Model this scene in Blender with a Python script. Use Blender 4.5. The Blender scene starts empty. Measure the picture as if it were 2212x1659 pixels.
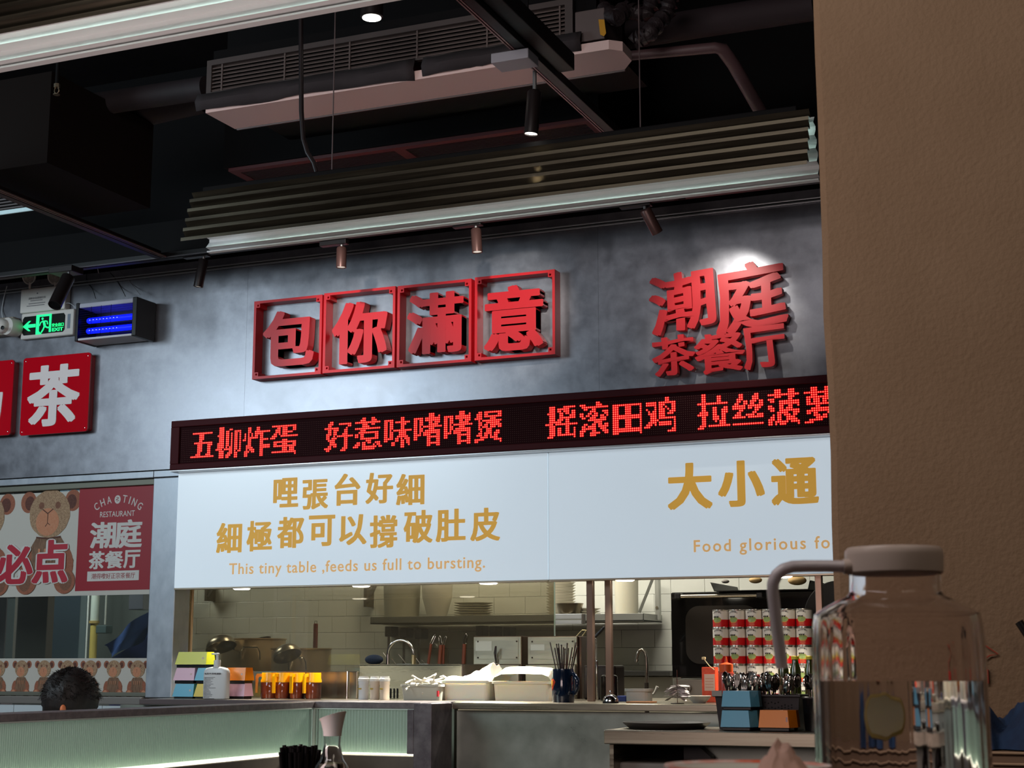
import bpy, bmesh, math, random
from mathutils import Vector, Matrix, noise as mnoise
random.seed(7)
SC = bpy.context.scene
COL = SC.collection
PI = math.pi
# ---------------------------------------------------------------- camera
F = 3400.0; PX, PY = 1106.0, 829.5
YAW = math.radians(22.85); PIT = math.radians(10.2)
CAM = Vector((0, 0, 1.05))
FW = Vector((-math.sin(YAW)*math.cos(PIT), math.cos(YAW)*math.cos(PIT), math.sin(PIT)))
RT = Vector((math.cos(YAW), math.sin(YAW), 0))
UP = RT.cross(FW)
cd = bpy.data.cameras.new('camera'); cam = bpy.data.objects.new('camera', cd); COL.objects.link(cam)
cd.sensor_width = 36.0; cd.lens = F/2212*36.0; cd.clip_start = .05; cd.clip_end = 100
cam.matrix_world = Matrix.Translation(CAM) @ Matrix((RT, UP, -FW)).transposed().to_4x4()
cd.dof.use_dof = True; cd.dof.focus_distance = 6.9; cd.dof.aperture_fstop = 24
SC.camera = cam
# ---------------------------------------------------------------- world, exposure
w = bpy.data.worlds.new('world'); SC.world = w; w.use_nodes = True
w.node_tree.nodes['Background'].inputs[0].default_value = (.5, .5, .62, 1)
w.node_tree.nodes['Background'].inputs[1].default_value = .03
SC.view_settings.view_transform = 'Standard'; SC.view_settings.look = 'None'
SC.view_settings.gamma = 1; SC.view_settings.use_curve_mapping = False
SC.view_settings.exposure = 0.0
try:
    SC.cycles.use_denoising = True
    SC.cycles.caustics_reflective = False
    SC.cycles.sample_clamp_indirect = 6
except Exception: pass
# ---------------------------------------------------------------- ceiling and room lights, plus an added uplight
def area(name, loc, target, sx, sy, power, col):
    l = bpy.data.lights.new(name, 'AREA'); l.shape = 'RECTANGLE'; l.size = sx; l.size_y = sy
    l.energy = power; l.color = col
    o = bpy.data.objects.new(name, l); COL.objects.link(o); o.location = loc
    o.rotation_euler = (Vector(target)-Vector(loc)).to_track_quat('-Z', 'Y').to_euler()
    return o
def spot(name, loc, target, power, col, ang=40, blend=.6, rad=.03):
    l = bpy.data.lights.new(name, 'SPOT'); l.energy = power; l.color = col
    l.spot_size = math.radians(ang); l.spot_blend = blend; l.shadow_soft_size = rad
    o = bpy.data.objects.new(name, l); COL.objects.link(o); o.location = loc
    o.rotation_euler = (Vector(target)-Vector(loc)).to_track_quat('-Z', 'Y').to_euler()
    return o
area('dining_light_cool', (-6.2, 2.6, 2.9), (-6.2, 6.5, 1.5), 2.6, 1.0, 88, (.74, .90, 1))
area('dining_light_warm', (1.0, .4, 3.0), (.7, 2.4, 1.2), 1.2, .6, 7, (1, .86, .70))
area('dining_light_centre', (-1.8, .3, 3.2), (-2.6, 6.5, 1.2), 2.4, .8, 56, (1, .92, .90))
area('kitchen_light', (-3.4, 7.75, 2.7), (-3.2, 8.2, 0.9), 2.6, .5, 98, (1, .93, .80))
area('back_room_light', (-6.6, 7.6, 2.7), (-6.4, 8.3, 1.0), 1.0, .5, 75, (.88, .95, 1))
area('added_pink_uplight', (-2.2, 1.6, 1.2), (-2.5, 5.2, 3.4), 1.6, .5, 17, (1, .78, .75))  # pink uplight added to brighten the air conditioner underside; no sign stands here
# ---------------------------------------------------------------- pixel rays met with real planes (metres)
def at(x, y, X=None, Y=None, Z=None):
    d = FW + RT*((x-PX)/F) + UP*((PY-y)/F)
    t = (Y-CAM.y)/d.y if Y is not None else ((X-CAM.x)/d.x if X is not None else (Z-CAM.z)/d.z)
    return CAM + d*t
def R(x0, y0, x1, y1, Y):
    xm, ym = (x0+x1)/2, (y0+y1)/2
    return at(x0, ym, Y=Y).x, at(x1, ym, Y=Y).x, at(xm, y1, Y=Y).z, at(xm, y0, Y=Y).z
# ---------------------------------------------------------------- materials
def lin(c):
    return tuple((v/255/12.92 if v/255 <= .04045 else ((v/255+.055)/1.055)**2.4) for v in c)
MATS = {}
def mat(name, rgb, rough=.5, metal=0, em=None, es=0, tr=0, ior=1.45, alpha=1, nz=None, bump=None, rgb2=None, rr=None, coat=0, sub=0, spec=None):
    if name in MATS: return MATS[name]
    m = bpy.data.materials.new(name); m.use_nodes = True; nt = m.node_tree; b = nt.nodes['Principled BSDF']
    b.inputs['Base Color'].default_value = (*lin(rgb), 1)
    b.inputs['Roughness'].default_value = rough; b.inputs['Metallic'].default_value = metal
    b.inputs['IOR'].default_value = ior
    if tr: b.inputs['Transmission Weight'].default_value = tr
    if coat: b.inputs['Coat Weight'].default_value = coat
    if sub:
        b.inputs['Subsurface Weight'].default_value = sub; b.inputs['Subsurface Radius'].default_value = (.02, .015, .01)
    if spec is not None: b.inputs['Specular IOR Level'].default_value = spec
    if alpha < 1: b.inputs['Alpha'].default_value = alpha
    if em is not None:
        b.inputs['Emission Color'].default_value = (*lin(em), 1); b.inputs['Emission Strength'].default_value = es
    if nz or bump or rr:
        tc = nt.nodes.new('ShaderNodeTexCoord')
    if nz:
        sc = nz if isinstance(nz, tuple) else (nz, nz, nz)
        mp = nt.nodes.new('ShaderNodeMapping'); mp.inputs['Scale'].default_value = sc
        n = nt.nodes.new('ShaderNodeTexNoise'); n.inputs['Detail'].default_value = 7; n.inputs['Roughness'].default_value = .62
        n.inputs['Scale'].default_value = 1
        r = nt.nodes.new('ShaderNodeValToRGB'); r.color_ramp.elements[0].position = .36; r.color_ramp.elements[1].position = .66
        r.color_ramp.elements[0].color = (*lin(rgb), 1); r.color_ramp.elements[1].color = (*lin(rgb2 or rgb), 1)
        nt.links.new(tc.outputs['Object'], mp.inputs[0]); nt.links.new(mp.outputs[0], n.inputs['Vector'])
        nt.links.new(n.outputs[0], r.inputs[0]); nt.links.new(r.outputs[0], b.inputs['Base Color'])
        if rr:
            q = nt.nodes.new('ShaderNodeMapRange'); q.inputs[1].default_value = .3; q.inputs[2].default_value = .7
            q.inputs[3].default_value = rr[0]; q.inputs[4].default_value = rr[1]
            nt.links.new(n.outputs[0], q.inputs[0]); nt.links.new(q.outputs[0], b.inputs['Roughness'])
    if bump:
        n2 = nt.nodes.new('ShaderNodeTexNoise'); n2.inputs['Scale'].default_value = bump[0]; n2.inputs['Detail'].default_value = 5
        bp = nt.nodes.new('ShaderNodeBump'); bp.inputs['Strength'].default_value = bump[1]; bp.inputs['Distance'].default_value = bump[2] if len(bump) > 2 else .004
        nt.links.new(tc.outputs['Object'], n2.inputs['Vector']); nt.links.new(n2.outputs[0], bp.inputs['Height'])
        nt.links.new(bp.outputs[0], b.inputs['Normal'])
    MATS[name] = m
    return m
GALV = mat('galvanised_steel', (136, 137, 144), .36, .74, nz=(12, 12, 12), rgb2=(153, 154, 161), rr=(.29, .38), bump=(60, .03))
GALV2 = mat('pale_galvanised_steel', (166, 173, 182), .4, .5, nz=(14, 14, 9), rgb2=(182, 188, 196), rr=(.34, .46))
STEEL = mat('brushed_steel', (152, 143, 126), .3, .85, nz=(2, 2, 60), rgb2=(172, 163, 144), rr=(.24, .4))
COUNTERSTEEL = mat('counter_steel', (152, 158, 148), .36, .6, nz=(6, 6, 6), rgb2=(170, 174, 164), rr=(.26, .42), bump=(40, .05))
DARKSTEEL = mat('dark_steel', (70, 62, 56), .4, .7)
CHROME = mat('chrome', (215, 212, 208), .12, 1)
BLACK = mat('black_paint', (9, 8, 9), .7, spec=.15)
BLACKP = mat('black_plastic', (16, 15, 16), .35)
CEIL = mat('black_ceiling_paint', (14, 11, 12), .85, nz=3, rgb2=(22, 18, 20), bump=(30, .2), spec=.12)
RED = mat('red_sign_acrylic', (214, 18, 32), .4)
REDG = mat('glossy_red_plate', (196, 10, 30), .12, coat=.6)
WHITE = mat('white_plastic', (222, 222, 218), .4)
TILE = mat('white_glazed_tile', (200, 202, 194), .18, nz=2.3, rgb2=(190, 192, 184))
GROUT = mat('dark_grout', (72, 76, 72), .9)
SLAB = mat('grey_stone_slab', (104, 96, 98), .42, nz=30, rgb2=(128, 120, 120))
GOLD = mat('ochre_lettering', (208, 160, 60), .5, em=(214, 160, 60), es=.42)
GOLD2 = mat('pale_ochre_lettering', (214, 170, 110), .5, em=(220, 172, 108), es=.48)
# ---------------------------------------------------------------- mesh builder
ORG = {}
USED = set()
class MB:
    def __init__(s): s.v = []; s.f = []; s.m = []; s.sm = []
    def add(s, vs, fs, mi=0, sm=False):
        o = len(s.v); s.v += [tuple(v) for v in vs]
        for f in fs: s.f.append([i+o for i in f]); s.m.append(mi); s.sm.append(sm)
        return s
    def box(s, x0, x1, y0, y1, z0, z1, mi=0, b=0, M=None):
        if x0 > x1: x0, x1 = x1, x0
        if z0 > z1: z0, z1 = z1, z0
        if y0 > y1: y0, y1 = y1, y0
        if b <= 0:
            vs = [(x, y, z) for x in (x0, x1) for y in (y0, y1) for z in (z0, z1)]
            fs = [(0, 1, 3, 2), (4, 6, 7, 5), (0, 4, 5, 1), (2, 3, 7, 6), (0, 2, 6, 4), (1, 5, 7, 3)]
        else:
            b = min(b, (x1-x0)*.45, (y1-y0)*.45, (z1-z0)*.45)
            bm = bmesh.new(); bmesh.ops.create_cube(bm, size=1)
            for v in bm.verts: v.co = Vector(((x0+x1)/2+v.co.x*(x1-x0), (y0+y1)/2+v.co.y*(y1-y0), (z0+z1)/2+v.co.z*(z1-z0)))
            bmesh.ops.bevel(bm, geom=bm.edges[:], offset=b, segments=2, affect='EDGES', profile=.5)
            bm.verts.index_update()
            vs = [tuple(v.co) for v in bm.verts]; fs = [[v.index for v in f.verts] for f in bm.faces]; bm.free()
        if M is not None: vs = [tuple(M @ Vector(v)) for v in vs]
        return s.add(vs, fs, mi)
    def tube(s, pts, r, n=10, mi=0, caps=True, closed=False):
        pts = [Vector(p) for p in pts]; N = len(pts)
        rs = r if isinstance(r, (list, tuple)) else [r]*N
        vs = []; fs = []; pu = None
        for i, p in enumerate(pts):
            if closed: t = pts[(i+1) % N]-pts[i-1]
            else: t = (pts[min(i+1, N-1)]-pts[max(i-1, 0)])
            t.normalize()
            if pu is None:
                u = t.orthogonal().normalized()
            else:
                u = (pu - t*pu.dot(t)); u = u.normalized() if u.length > 1e-6 else t.orthogonal().normalized()
            pu = u; q = t.cross(u)
            for k in range(n):
                a = 2*PI*k/n; vs.append(p+(u*math.cos(a)+q*math.sin(a))*rs[i])
        for i in range(N if closed else N-1):
            for k in range(n):
                a = i*n+k; b = i*n+(k+1) % n; j = (i+1) % N
                fs.append((a, b, j*n+(k+1) % n, j*n+k))
        if caps and not closed:
            fs.append(tuple(range(n))[::-1]); fs.append(tuple((N-1)*n+k for k in range(n)))
        return s.add(vs, fs, mi, True)
    def cyl(s, a, b, r0, r1=None, n=20, mi=0, caps=True):
        return s.tube([a, b], [r0, r0 if r1 is None else r1], n, mi, caps)
    def lathe(s, prof, c, n=28, mi=0, M=None, flute=None, mis=None):
        c = Vector(c); vs = []; P = len(prof)
        for (r, z) in prof:
            for k in range(n):
                a = 2*PI*k/n; rr = r*(1+(flute(a, z) if flute else 0))
                v = Vector((rr*math.cos(a), rr*math.sin(a), z))
                if M is not None: v = M @ v
                vs.append(c+v)
        for i in range(P-1):
            fs = [(i*n+k, i*n+(k+1) % n, (i+1)*n+(k+1) % n, (i+1)*n+k) for k in range(n)]
            s.add([], [], 0)
            o = len(s.v)
            if i == 0: base = o; s.v += [tuple(v) for v in vs]
            for f in fs: s.f.append([x+base for x in f]); s.m.append(mis[i] if mis else mi); s.sm.append(True)
        return s
    def prism(s, poly, y0, y1, mi=0):       # poly in X,Z, extruded along Y (front = y0)
        n = len(poly)
        vs = [(p[0], y0, p[1]) for p in poly]+[(p[0], y1, p[1]) for p in poly]
        fs = [tuple(range(n)), tuple(range(2*n-1, n-1, -1))]+[((i+1) % n, i, n+i, n+(i+1) % n) for i in range(n)]
        return s.add(vs, fs, mi)
    def ell(s, cx, cz, rx, rz, y0, y1, mi=0, n=24, rot=0, jag=0):
        P = []
        for k in range(n):
            a = 2*PI*k/n; j = 1+random.uniform(-jag, jag); x, z = rx*math.cos(a)*j, rz*math.sin(a)*j
            P.append((cx+x*math.cos(rot)-z*math.sin(rot), cz+x*math.sin(rot)+z*math.cos(rot)))
        return s.prism(P, y0, y1, mi)
    def ball(s, c, r, n=14, m=10, mi=0, sc=(1, 1, 1), z0=-1, M=None):
        prof = []
        for i in range(m+1):
            a = -PI/2+PI*i/m
            if math.sin(a) < z0-1e-6: continue
            prof.append((max(1e-5, r*math.cos(a)), r*math.sin(a)))
        Mx = Matrix.Diagonal(sc).to_4x4()
        if M is not None: Mx = M @ Mx
        return s.lathe(prof, c, n, mi, Mx)
    def xform(s, M):
        s.v = [tuple(M @ Vector(v)) for v in s.v]; return s
    def build(s, name, mats, parent=None, loc=None):
        me = bpy.data.meshes.new(name)
        if parent is not None: pw = ORG[parent.name]
        else: pw = Vector((0, 0, 0))
        if loc is None:
            if parent is None:
                xs = [v[0] for v in s.v]; ys = [v[1] for v in s.v]; zs = [v[2] for v in s.v]
                loc = Vector(((min(xs)+max(xs))/2, (min(ys)+max(ys))/2, min(zs)))
            else: loc = pw
        loc = Vector(loc)
        me.from_pydata([(v[0]-loc.x, v[1]-loc.y, v[2]-loc.z) for v in s.v], [], s.f)
        if not isinstance(mats, (list, tuple)): mats = [mats]
        for m in mats: me.materials.append(m)
        me.polygons.foreach_set('material_index', s.m); me.polygons.foreach_set('use_smooth', s.sm)
        me.update()
        bm = bmesh.new(); bm.from_mesh(me); bmesh.ops.recalc_face_normals(bm, faces=bm.faces); bm.to_mesh(me); bm.free()
        if any(s.sm):
            try: me.set_sharp_from_angle(angle=math.radians(42))
            except Exception: pass
        o = bpy.data.objects.new(name, me); COL.objects.link(o)
        o.location = loc-pw
        if parent is not None: o.parent = parent
        ORG[o.name] = loc
        return o
def tag(o, label=None, cat=None, group=None, kind=None):
    if label: o['label'] = label
    if cat: o['category'] = cat
    if group: o['group'] = group
    if kind: o['kind'] = kind
    return o
def thing(name, label, cat, loc, group=None):
    o = bpy.data.objects.new(name, None); COL.objects.link(o); o.empty_display_size = .05
    o.location = loc; ORG[o.name] = Vector(loc)
    return tag(o, label, cat, group)
def copy_tree(o, parent=None, loc=None, label=None, rz=None):
    c = o.copy(); COL.objects.link(c)
    if parent is not None: c.parent = parent
    if loc is not None: c.location = loc
    if rz is not None: c.rotation_euler.z = rz
    if label: c['label'] = label
    ORG[c.name] = Vector(c.location)
    for ch in list(o.children): copy_tree(ch, c)
    return c
def struct(o): o['kind'] = 'structure'; return o
# ---------------------------------------------------------------- glyphs
GC = {}
def glyph(txt, off=0.0, ext=.5, space=1.0, word=1.0):
    k = (txt, off, space, word)
    if k not in GC:
        c = bpy.data.curves.new('glyph', 'FONT'); c.body = txt; c.size = 1; c.offset = off; c.extrude = .5
        c.resolution_u = 3; c.space_character = space; c.space_word = word
        o = bpy.data.objects.new('glyph', c); COL.objects.link(o)
        dg = bpy.context.evaluated_depsgraph_get(); e = o.evaluated_get(dg); m = e.to_mesh()
        vs = [tuple(v.co) for v in m.vertices]; fs = [tuple(p.vertices) for p in m.polygons]
        e.to_mesh_clear(); bpy.data.objects.remove(o); bpy.data.curves.remove(c)
        GC[k] = (vs, fs)
    return GC[k]
def put_glyph(mb, txt, x0, x1, z0, z1, yf, depth, off=0.0, mi=0, space=1.0, slant=0, sx=None, shear=0, word=1.0, warp=None):
    # bold weight: the outline is swept round a small ellipse (copies of the solid glyph, all one mesh)
    vs, fs = glyph(txt, 0.0, .5, space, word)
    ax = min(v[0] for v in vs); bx = max(v[0] for v in vs); ay = min(v[1] for v in vs); by = max(v[1] for v in vs)
    em = (z1-z0)/(by-ay)
    dx, dz = off*em*1.25, off*em*.7
    if sx is None: x0 += dx; x1 -= dx
    z0 += dz; z1 -= dz
    kx = (x1-x0)/(bx-ax) if sx is None else sx; kz = (z1-z0)/(by-ay)
    out = []
    for v in vs:
        u = (v[1]-ay)/(by-ay); t = (v[0]-ax)/(bx-ax)
        x = x0+(v[0]-ax)*kx+slant*(u-.5)*(z1-z0); z = z0+(v[1]-ay)*kz+shear*(t-.5)*(x1-x0)
        if warp:
            h = (z1-z0)
            x += warp*h*mnoise.noise(Vector((v[0]*4, v[1]*4, 3))); z += warp*h*mnoise.noise(Vector((v[0]*4, v[1]*4, 9)))
        out.append((x, yf+(.5-v[2])*depth, z))
    rings = [(0, 0)]
    if off > 0:
        n = 8 if off < .05 else 14
        rings = [(math.cos(2*PI*k/n), math.sin(2*PI*k/n)) for k in range(n)]+[(0, 0)] if n > 8 else [(math.copysign(abs(math.cos(a))**.45, math.cos(a)), math.copysign(abs(math.sin(a))**.45, math.sin(a))) for a in [2*PI*(k+.5)/16 for k in range(16)]]+[(-.45, 0), (.45, 0)]
        if off > .05: rings += [(.5*a, .5*b) for a, b in rings]
    for k, (a, b) in enumerate(rings):
        e = k*.00003
        mb.add([(p[0]+a*dx, p[1]+e, p[2]+b*dz) for p in out], fs, mi)
    return mb
def text_words(txt, x0, x1, z0, z1, yf, depth, off, m, parent, space=1.0, sx=None, name='printed_word'):
    # one part per word; each word keeps its place in the line
    vs, fs = glyph(txt, 0.0, .5, space)
    ax = min(v[0] for v in vs); bx = max(v[0] for v in vs); ay = min(v[1] for v in vs); by = max(v[1] for v in vs)
    par = list(range(len(vs)))
    def fd(i):
        while par[i] != i: par[i] = par[par[i]]; i = par[i]
        return i
    for f in fs:
        for i in f[1:]: par[fd(i)] = fd(f[0])
    g = {}
    for i in range(len(vs)): g.setdefault(fd(i), []).append(i)
    isl = sorted((min(vs[i][0] for i in q), max(vs[i][0] for i in q), r) for r, q in g.items())
    words = []; end = -9
    for a, b, r in isl:
        if a-end > .17*space: words.append([])
        words[-1].append(r); end = max(end, b)
    kx = (x1-x0)/(bx-ax) if sx is None else sx; kz = (z1-z0)/(by-ay); d = off*kz
    for w_ in words:
        S = set(w_); keep = [i for i in range(len(vs)) if fd(i) in S]; ix = {i: k for k, i in enumerate(keep)}
        ff = [[ix[i] for i in f] for f in fs if f[0] in ix]
        base_ = [(x0+(vs[i][0]-ax)*kx, yf+(.5-vs[i][2])*depth, z0+(vs[i][1]-ay)*kz) for i in keep]
        mb = MB()
        for k in range(7):
            a, b = (math.cos(k*PI/3)*d, math.sin(k*PI/3)*d) if k < 6 else (0, 0)
            mb.add([(p[0]+a, p[1]+k*.00003, p[2]+b) for p in base_], ff)
        mb.build(name, m, parent)
def GP(txt, px, Y, depth, name, m, parent, off=.02, **k):
    x0, x1, z0, z1 = R(*px, Y)
    return put_glyph(MB(), txt, x0, x1, z0, z1, Y, depth, off, **k).build(name, m, parent)
# ================================================================ SETTING
YW = 6.69
struct(MB().box(-9, 4, -2.5, 9.2, -.05, 0).build('floor', mat('dark_floor', (70, 64, 60), .4, nz=4, rgb2=(84, 78, 72))))
struct(MB().box(-9, 4, -2.5, 9.2, 4.2, 4.3).build('ceiling', CEIL))
struct(MB().box(-9.1, -9, -2.5, 9.2, 0, 4.2).build('wall_left', mat('grey_wall_paint', (90, 88, 92), .7)))
struct(MB().box(4, 4.1, -2.5, 9.2, 0, 4.2).build('wall_right', mat('beige_wall_paint', (120, 98, 78), .7)))
struct(MB().box(-9, 4, -2.6, -2.5, 0, 4.2).build('wall_rear', MATS['beige_wall_paint']))
# front wall of steel sheets above the openings; each sheet a part
wf = struct(thing('wall_front', None, None, (-2.6, YW+.04, 2.0)))
ZB = 2.047
MB().box(-9, 4, YW+.01, YW+.12, ZB+.005, 4.2).build('backing', BLACK, wf)
seams = [-8.9, -7.6, -6.1, -4.284, -2.386, -.55, 1.3, 3.9]
for a, b in zip(seams, seams[1:]):
    MB().box(a+.0004, b-.0004, YW, YW+.01, ZB, 3.068).build('steel_sheet', GALV, wf)
    MB().box(a+.0004, b-.0004, YW, YW+.01, 3.094, 3.13).build('steel_sheet', GALV, wf)
struct(MB().box(-9, 4, YW-.012, YW+.002, 3.069, 3.079, b=.003).box(-9, 4, YW-.012, YW+.002, 3.084, 3.093, b=.003).build('trim_1', mat('trim_metal', (178, 186, 190), .35, .5)))
# steel band under the sheets on the left, steel column
XC0, XC1 = -4.81, -4.655
struct(MB().box(-9, XC0-.004, YW-.004, YW+.1, 2.008, ZB-.006, b=.002).box(XC0, -4.2, YW-.006, YW+.1, 2.008, ZB-.006, b=.002).build('trim_2', GALV2))
struct(MB().box(XC0, XC1, YW-.006, YW+.13, .9, 2.004, b=.004).build('column', GALV2))
# dark beam / track soffit in front of the top of the wall
struct(MB().box(-9, 4, 6.21, 6.27, 3.034, 3.2).build('beam', BLACK))
# pier between openings below, wall foot
struct(MB().box(-9, -5.05, YW, YW+.12, 0, .82).build('wall_foot', mat('light_wall_tile', (186, 196, 200), .3)))
# tiles of low wall seen left under the window
wl = struct(thing('wall_under_window', None, None, (-5.5, YW-.01, .3)))
for i in range(9):
    x = -6.55+.3*i*.62
    for k in range(3):
        MB().box(x+.0015, x+.1845, YW-.012, YW, .82-.09*(k+1)+.002, .82-.09*k-.002 if k else .86, b=.001).build('tile', mat('pale_tile', (196, 206, 210), .2), wl)
# window frame and sill of left opening
def fr(name, m, *boxes):
    mb = MB()
    for bx in boxes: mb.box(*bx, b=.003)
    return mb.build(name, m)
w1 = struct(thing('window_1', None, None, (-5.4, YW, .9)))
fmb = MB().box(-9, XC0-.003, YW+.02, YW+.08, 1.975, 2.006, b=.003).box(-9, XC0-.003, YW+.0, YW+.08, .905, .925, b=.003)
fmb.build('window_frame', mat('dull_olive_metal', (118, 118, 106), .5, .5), w1)
MB().box(-9, XC0-.003, YW-.03, YW+.12, .865, .903, b=.004).build('window_sill', mat('sill_metal', (150, 144, 138), .4, .6), w1)
def glassmat(name, haze, tint=(225, 230, 225), hc=(120, 125, 120), rough=.02):
    m = bpy.data.materials.new(name); m.use_nodes = True; nt = m.node_tree; nt.nodes.clear()
    o = nt.nodes.new('ShaderNodeOutputMaterial'); t = nt.nodes.new('ShaderNodeBsdfTransparent'); t.inputs[0].default_value = (*lin(tint), 1)
    g = nt.nodes.new('ShaderNodeBsdfGlossy'); g.inputs['Roughness'].default_value = rough
    d = nt.nodes.new('ShaderNodeBsdfDiffuse'); d.inputs[0].default_value = (*lin(hc), 1)
    fr_ = nt.nodes.new('ShaderNodeFresnel'); fr_.inputs[0].default_value = 1.5
    m1 = nt.nodes.new('ShaderNodeMixShader'); m1.inputs[0].default_value = haze
    m2 = nt.nodes.new('ShaderNodeMixShader')
    nt.links.new(t.outputs[0], m1.inputs[1]); nt.links.new(d.outputs[0], m1.inputs[2])
    nt.links.new(fr_.outputs[0], m2.inputs[0]); nt.links.new(m1.outputs[0], m2.inputs[1]); nt.links.new(g.outputs[0], m2.inputs[2])
    nt.links.new(m2.outputs[0], o.inputs[0]); return m
GLASS = glassmat('window_glass', .06)
HAZE = glassmat('reflection_haze_glass', .12, (204, 200, 186), hc=(176, 170, 152))  # diffuse share and grey tint imitate the reflection haze on the pane
MB().box(-9, XC0-.004, YW+.045, YW+.051, .926, 1.974).build('pane', GLASS, w1)
# vertical window bar seen at far left
x0, x1, _, _ = R(14, 1300, 31, 1420, YW+.06)
MB().box(x0, x1, YW+.055, YW+.075, .926, 1.974, b=.002).build('mullion', mat('bar_metal', (170, 168, 172), .4, .4), w1)

# kitchen back wall with tiles
YB = 8.7
wb = struct(thing('wall_back', None, None, (-3.6, YB, .6)))
MB().box(-9, 4, YB+.006, YB+.15, 0, 2.9).build('backing', GROUT, wb)
tm = None
def tile_at(x, z, w=.1985, h=.0985):
    global tm
    if tm is None or abs(w-.1985) > 1e-6:
        o = MB().box(x, x+w, YB-.003, YB+.006, z, z+h, b=.0012).build('tile', TILE, wb, loc=(x, YB, z))
        if abs(w-.1985) < 1e-6: tm = o
        return o
    o = tm.copy(); COL.objects.link(o); o.location = Vector((x, YB, z))-ORG[wb.name]; return o
nt_ = 0
for r in range(10):
    z = .862+r*.1
    for c in range(24):
        x = -6.28+c*.2+(.1 if r % 2 else 0)
        if nt_ < 296 and x < -1.6: tile_at(x, z); nt_ += 1
struct(MB().box(-9, 4, 6.82, 9.2, 2.75, 2.85).build('ceiling_kitchen', mat('kitchen_ceiling', (150, 150, 146), .7)))
# inner steel cheek on the left of the hatch
struct(MB().box(XC1-.012, XC1-.002, YW+.131, 6.835, .9, 2.02, b=.001).build('wall_cheek', mat('side_steel', (150, 136, 108), .3, .8, nz=(5, 5, 3), rgb2=(170, 155, 120), rr=(.2, .4))))
struct(MB().box(XC1-.014, XC1+.004, 6.836, 6.85, .9, 2.02, b=.003).build('trim_3', mat('beige_edge_trim', (206, 178, 140), .5)))
# plaster pier at right, near
XP = -.522
pm = MB()
pn = 36; pv = []
for i in range(pn+1):
    z = -.0+i*(4.2/pn)
    for (x, y) in ((XP+.004*mnoise.noise(Vector((0, 0, z*9))), 2.6), ):
        pv.append((x, y, z))
vs = []; fs = []
for i, (x, y, z) in enumerate(pv):
    vs += [(x, 2.6, z), (x+.012, 2.592, z), (3.9, 2.592, z), (3.9, 3.3, z), (x, 3.3, z)]
for i in range(pn):
    for k in range(5):
        a = i*5+k; b = i*5+(k+1) % 5
        fs.append((a, b, b+5, a+5))
fs.append((0, 4, 3, 2, 1)); fs.append(tuple(pn*5+k for k in range(5)))
pm.add(vs, fs)
struct(pm.build('wall_pier', mat('tan_textured_plaster', (116, 92, 68), .8, nz=5, rgb2=(122, 98, 74), bump=(110, .5, .004))))

# ================================================================ ribbed-glass bar, counter
def ribbed(name, along, fixed, a0, a1, z0, z1, parent, pitch, m):
    # a ribbed glass sheet: half-round ribs; along = 'x' or 'y'
    n = int((a1-a0)/pitch); vs = []; fs = []; q = 5
    tot = n*q
    for i in range(tot+1):
        a = a0+(a1-a0)*i/tot; d = abs(math.sin(PI*i/q))*pitch*.55
        for z in (z0, z1):
            vs.append((a, fixed-d, z) if along == 'x' else (fixed+d, a, z))
        for z in (z0, z1):
            vs.append((a, fixed+.004, z) if along == 'x' else (fixed-.004, a, z))
    for i in range(tot):
        o = i*4; fs += [(o, o+4, o+5, o+1), (o+2, o+3, o+7, o+6)]
    mb = MB(); mb.add(vs, fs, 0, True)
    return mb.build(name, m, parent)
RIB = mat('ribbed_glass', (200, 216, 206), .12, 0, tr=.6, ior=1.45, coat=.3)
GLOWP = mat('self_glowing_back_panel', (170, 190, 180), .6, em=(178, 190, 180), es=.75)  # panel's own glow stands in for light spread by the LED strips
LEDW = mat('led_strip_white', (255, 250, 235), .5, em=(255, 246, 222), es=5)
WARMBASE = mat('bar_base_panel', (112, 102, 92), .45, .2, nz=6, rgb2=(96, 88, 80))
XA = -3.5; YBb = 6.1
bar = thing('bar_counter', 'low bar with grey stone top and lit ribbed glass front at lower left', 'bar counter', (-3.6, 5.2, 0))
MB().box(XA-.14, XA, 3.2, YBb-.001, .877, .902, b=.002).build('slab', SLAB, bar)
MB().box(XA-.14, -2.99, YBb, YBb+.35, .877, .902, b=.002).build('slab', SLAB, bar)
ribbed('ribbed_glass', 'y', XA-.012, 3.3, YBb, .70, .874, bar, .0105, RIB)
ribbed('ribbed_glass', 'x', YBb+.012, XA, -3.02, .692, .874, bar, .0145, RIB)
MB().box(XA-.055, XA-.05, 3.3, YBb, .68, .874).box(XA-.05, -3.02, YBb+.05, YBb+.055, .68, .874).build('back_panel', GLOWP, bar)
MB().box(XA-.04, XA-.022, 3.3, YBb-.02, .683, .690).box(XA+.01, -3.03, YBb+.022, YBb+.04, .683, .688).build('led_strip', LEDW, bar)
MB().box(XA-.020, XA+.001, 3.3, YBb, .688, .692).box(XA, -3.02, YBb-.001, YBb+.02, .684, .689).build('glowing_lip', mat('lip_acrylic', (240, 240, 225), .4, em=(255, 250, 228), es=1.1), bar)
MB().box(XA-.12, XA, 3.2, YBb, 0, .684, b=.003).box(XA, -3.02, YBb, YBb+.12, 0, .68, b=.003).build('base_panel', WARMBASE, bar)
MB().box(XA-.006, XA+.006, YBb-.006, YBb+.006, .69, .876).build('corner_bead', mat('bead_metal', (205, 215, 205), .4, .2), bar)
MB().box(XA-.002, XA+.002, 3.3, YBb, .872, .877).box(XA, -3.02, YBb-.002, YBb+.002, .871, .876).build('top_bead', MATS['bead_metal'], bar)
MB().box(-3.02, -2.935, YBb-.005, YBb+.2, 0, .9, b=.004).build('corner_post', mat('mottled_zinc', (92, 84, 88), .45, .5, nz=14, rgb2=(124, 116, 118)), bar)
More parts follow.
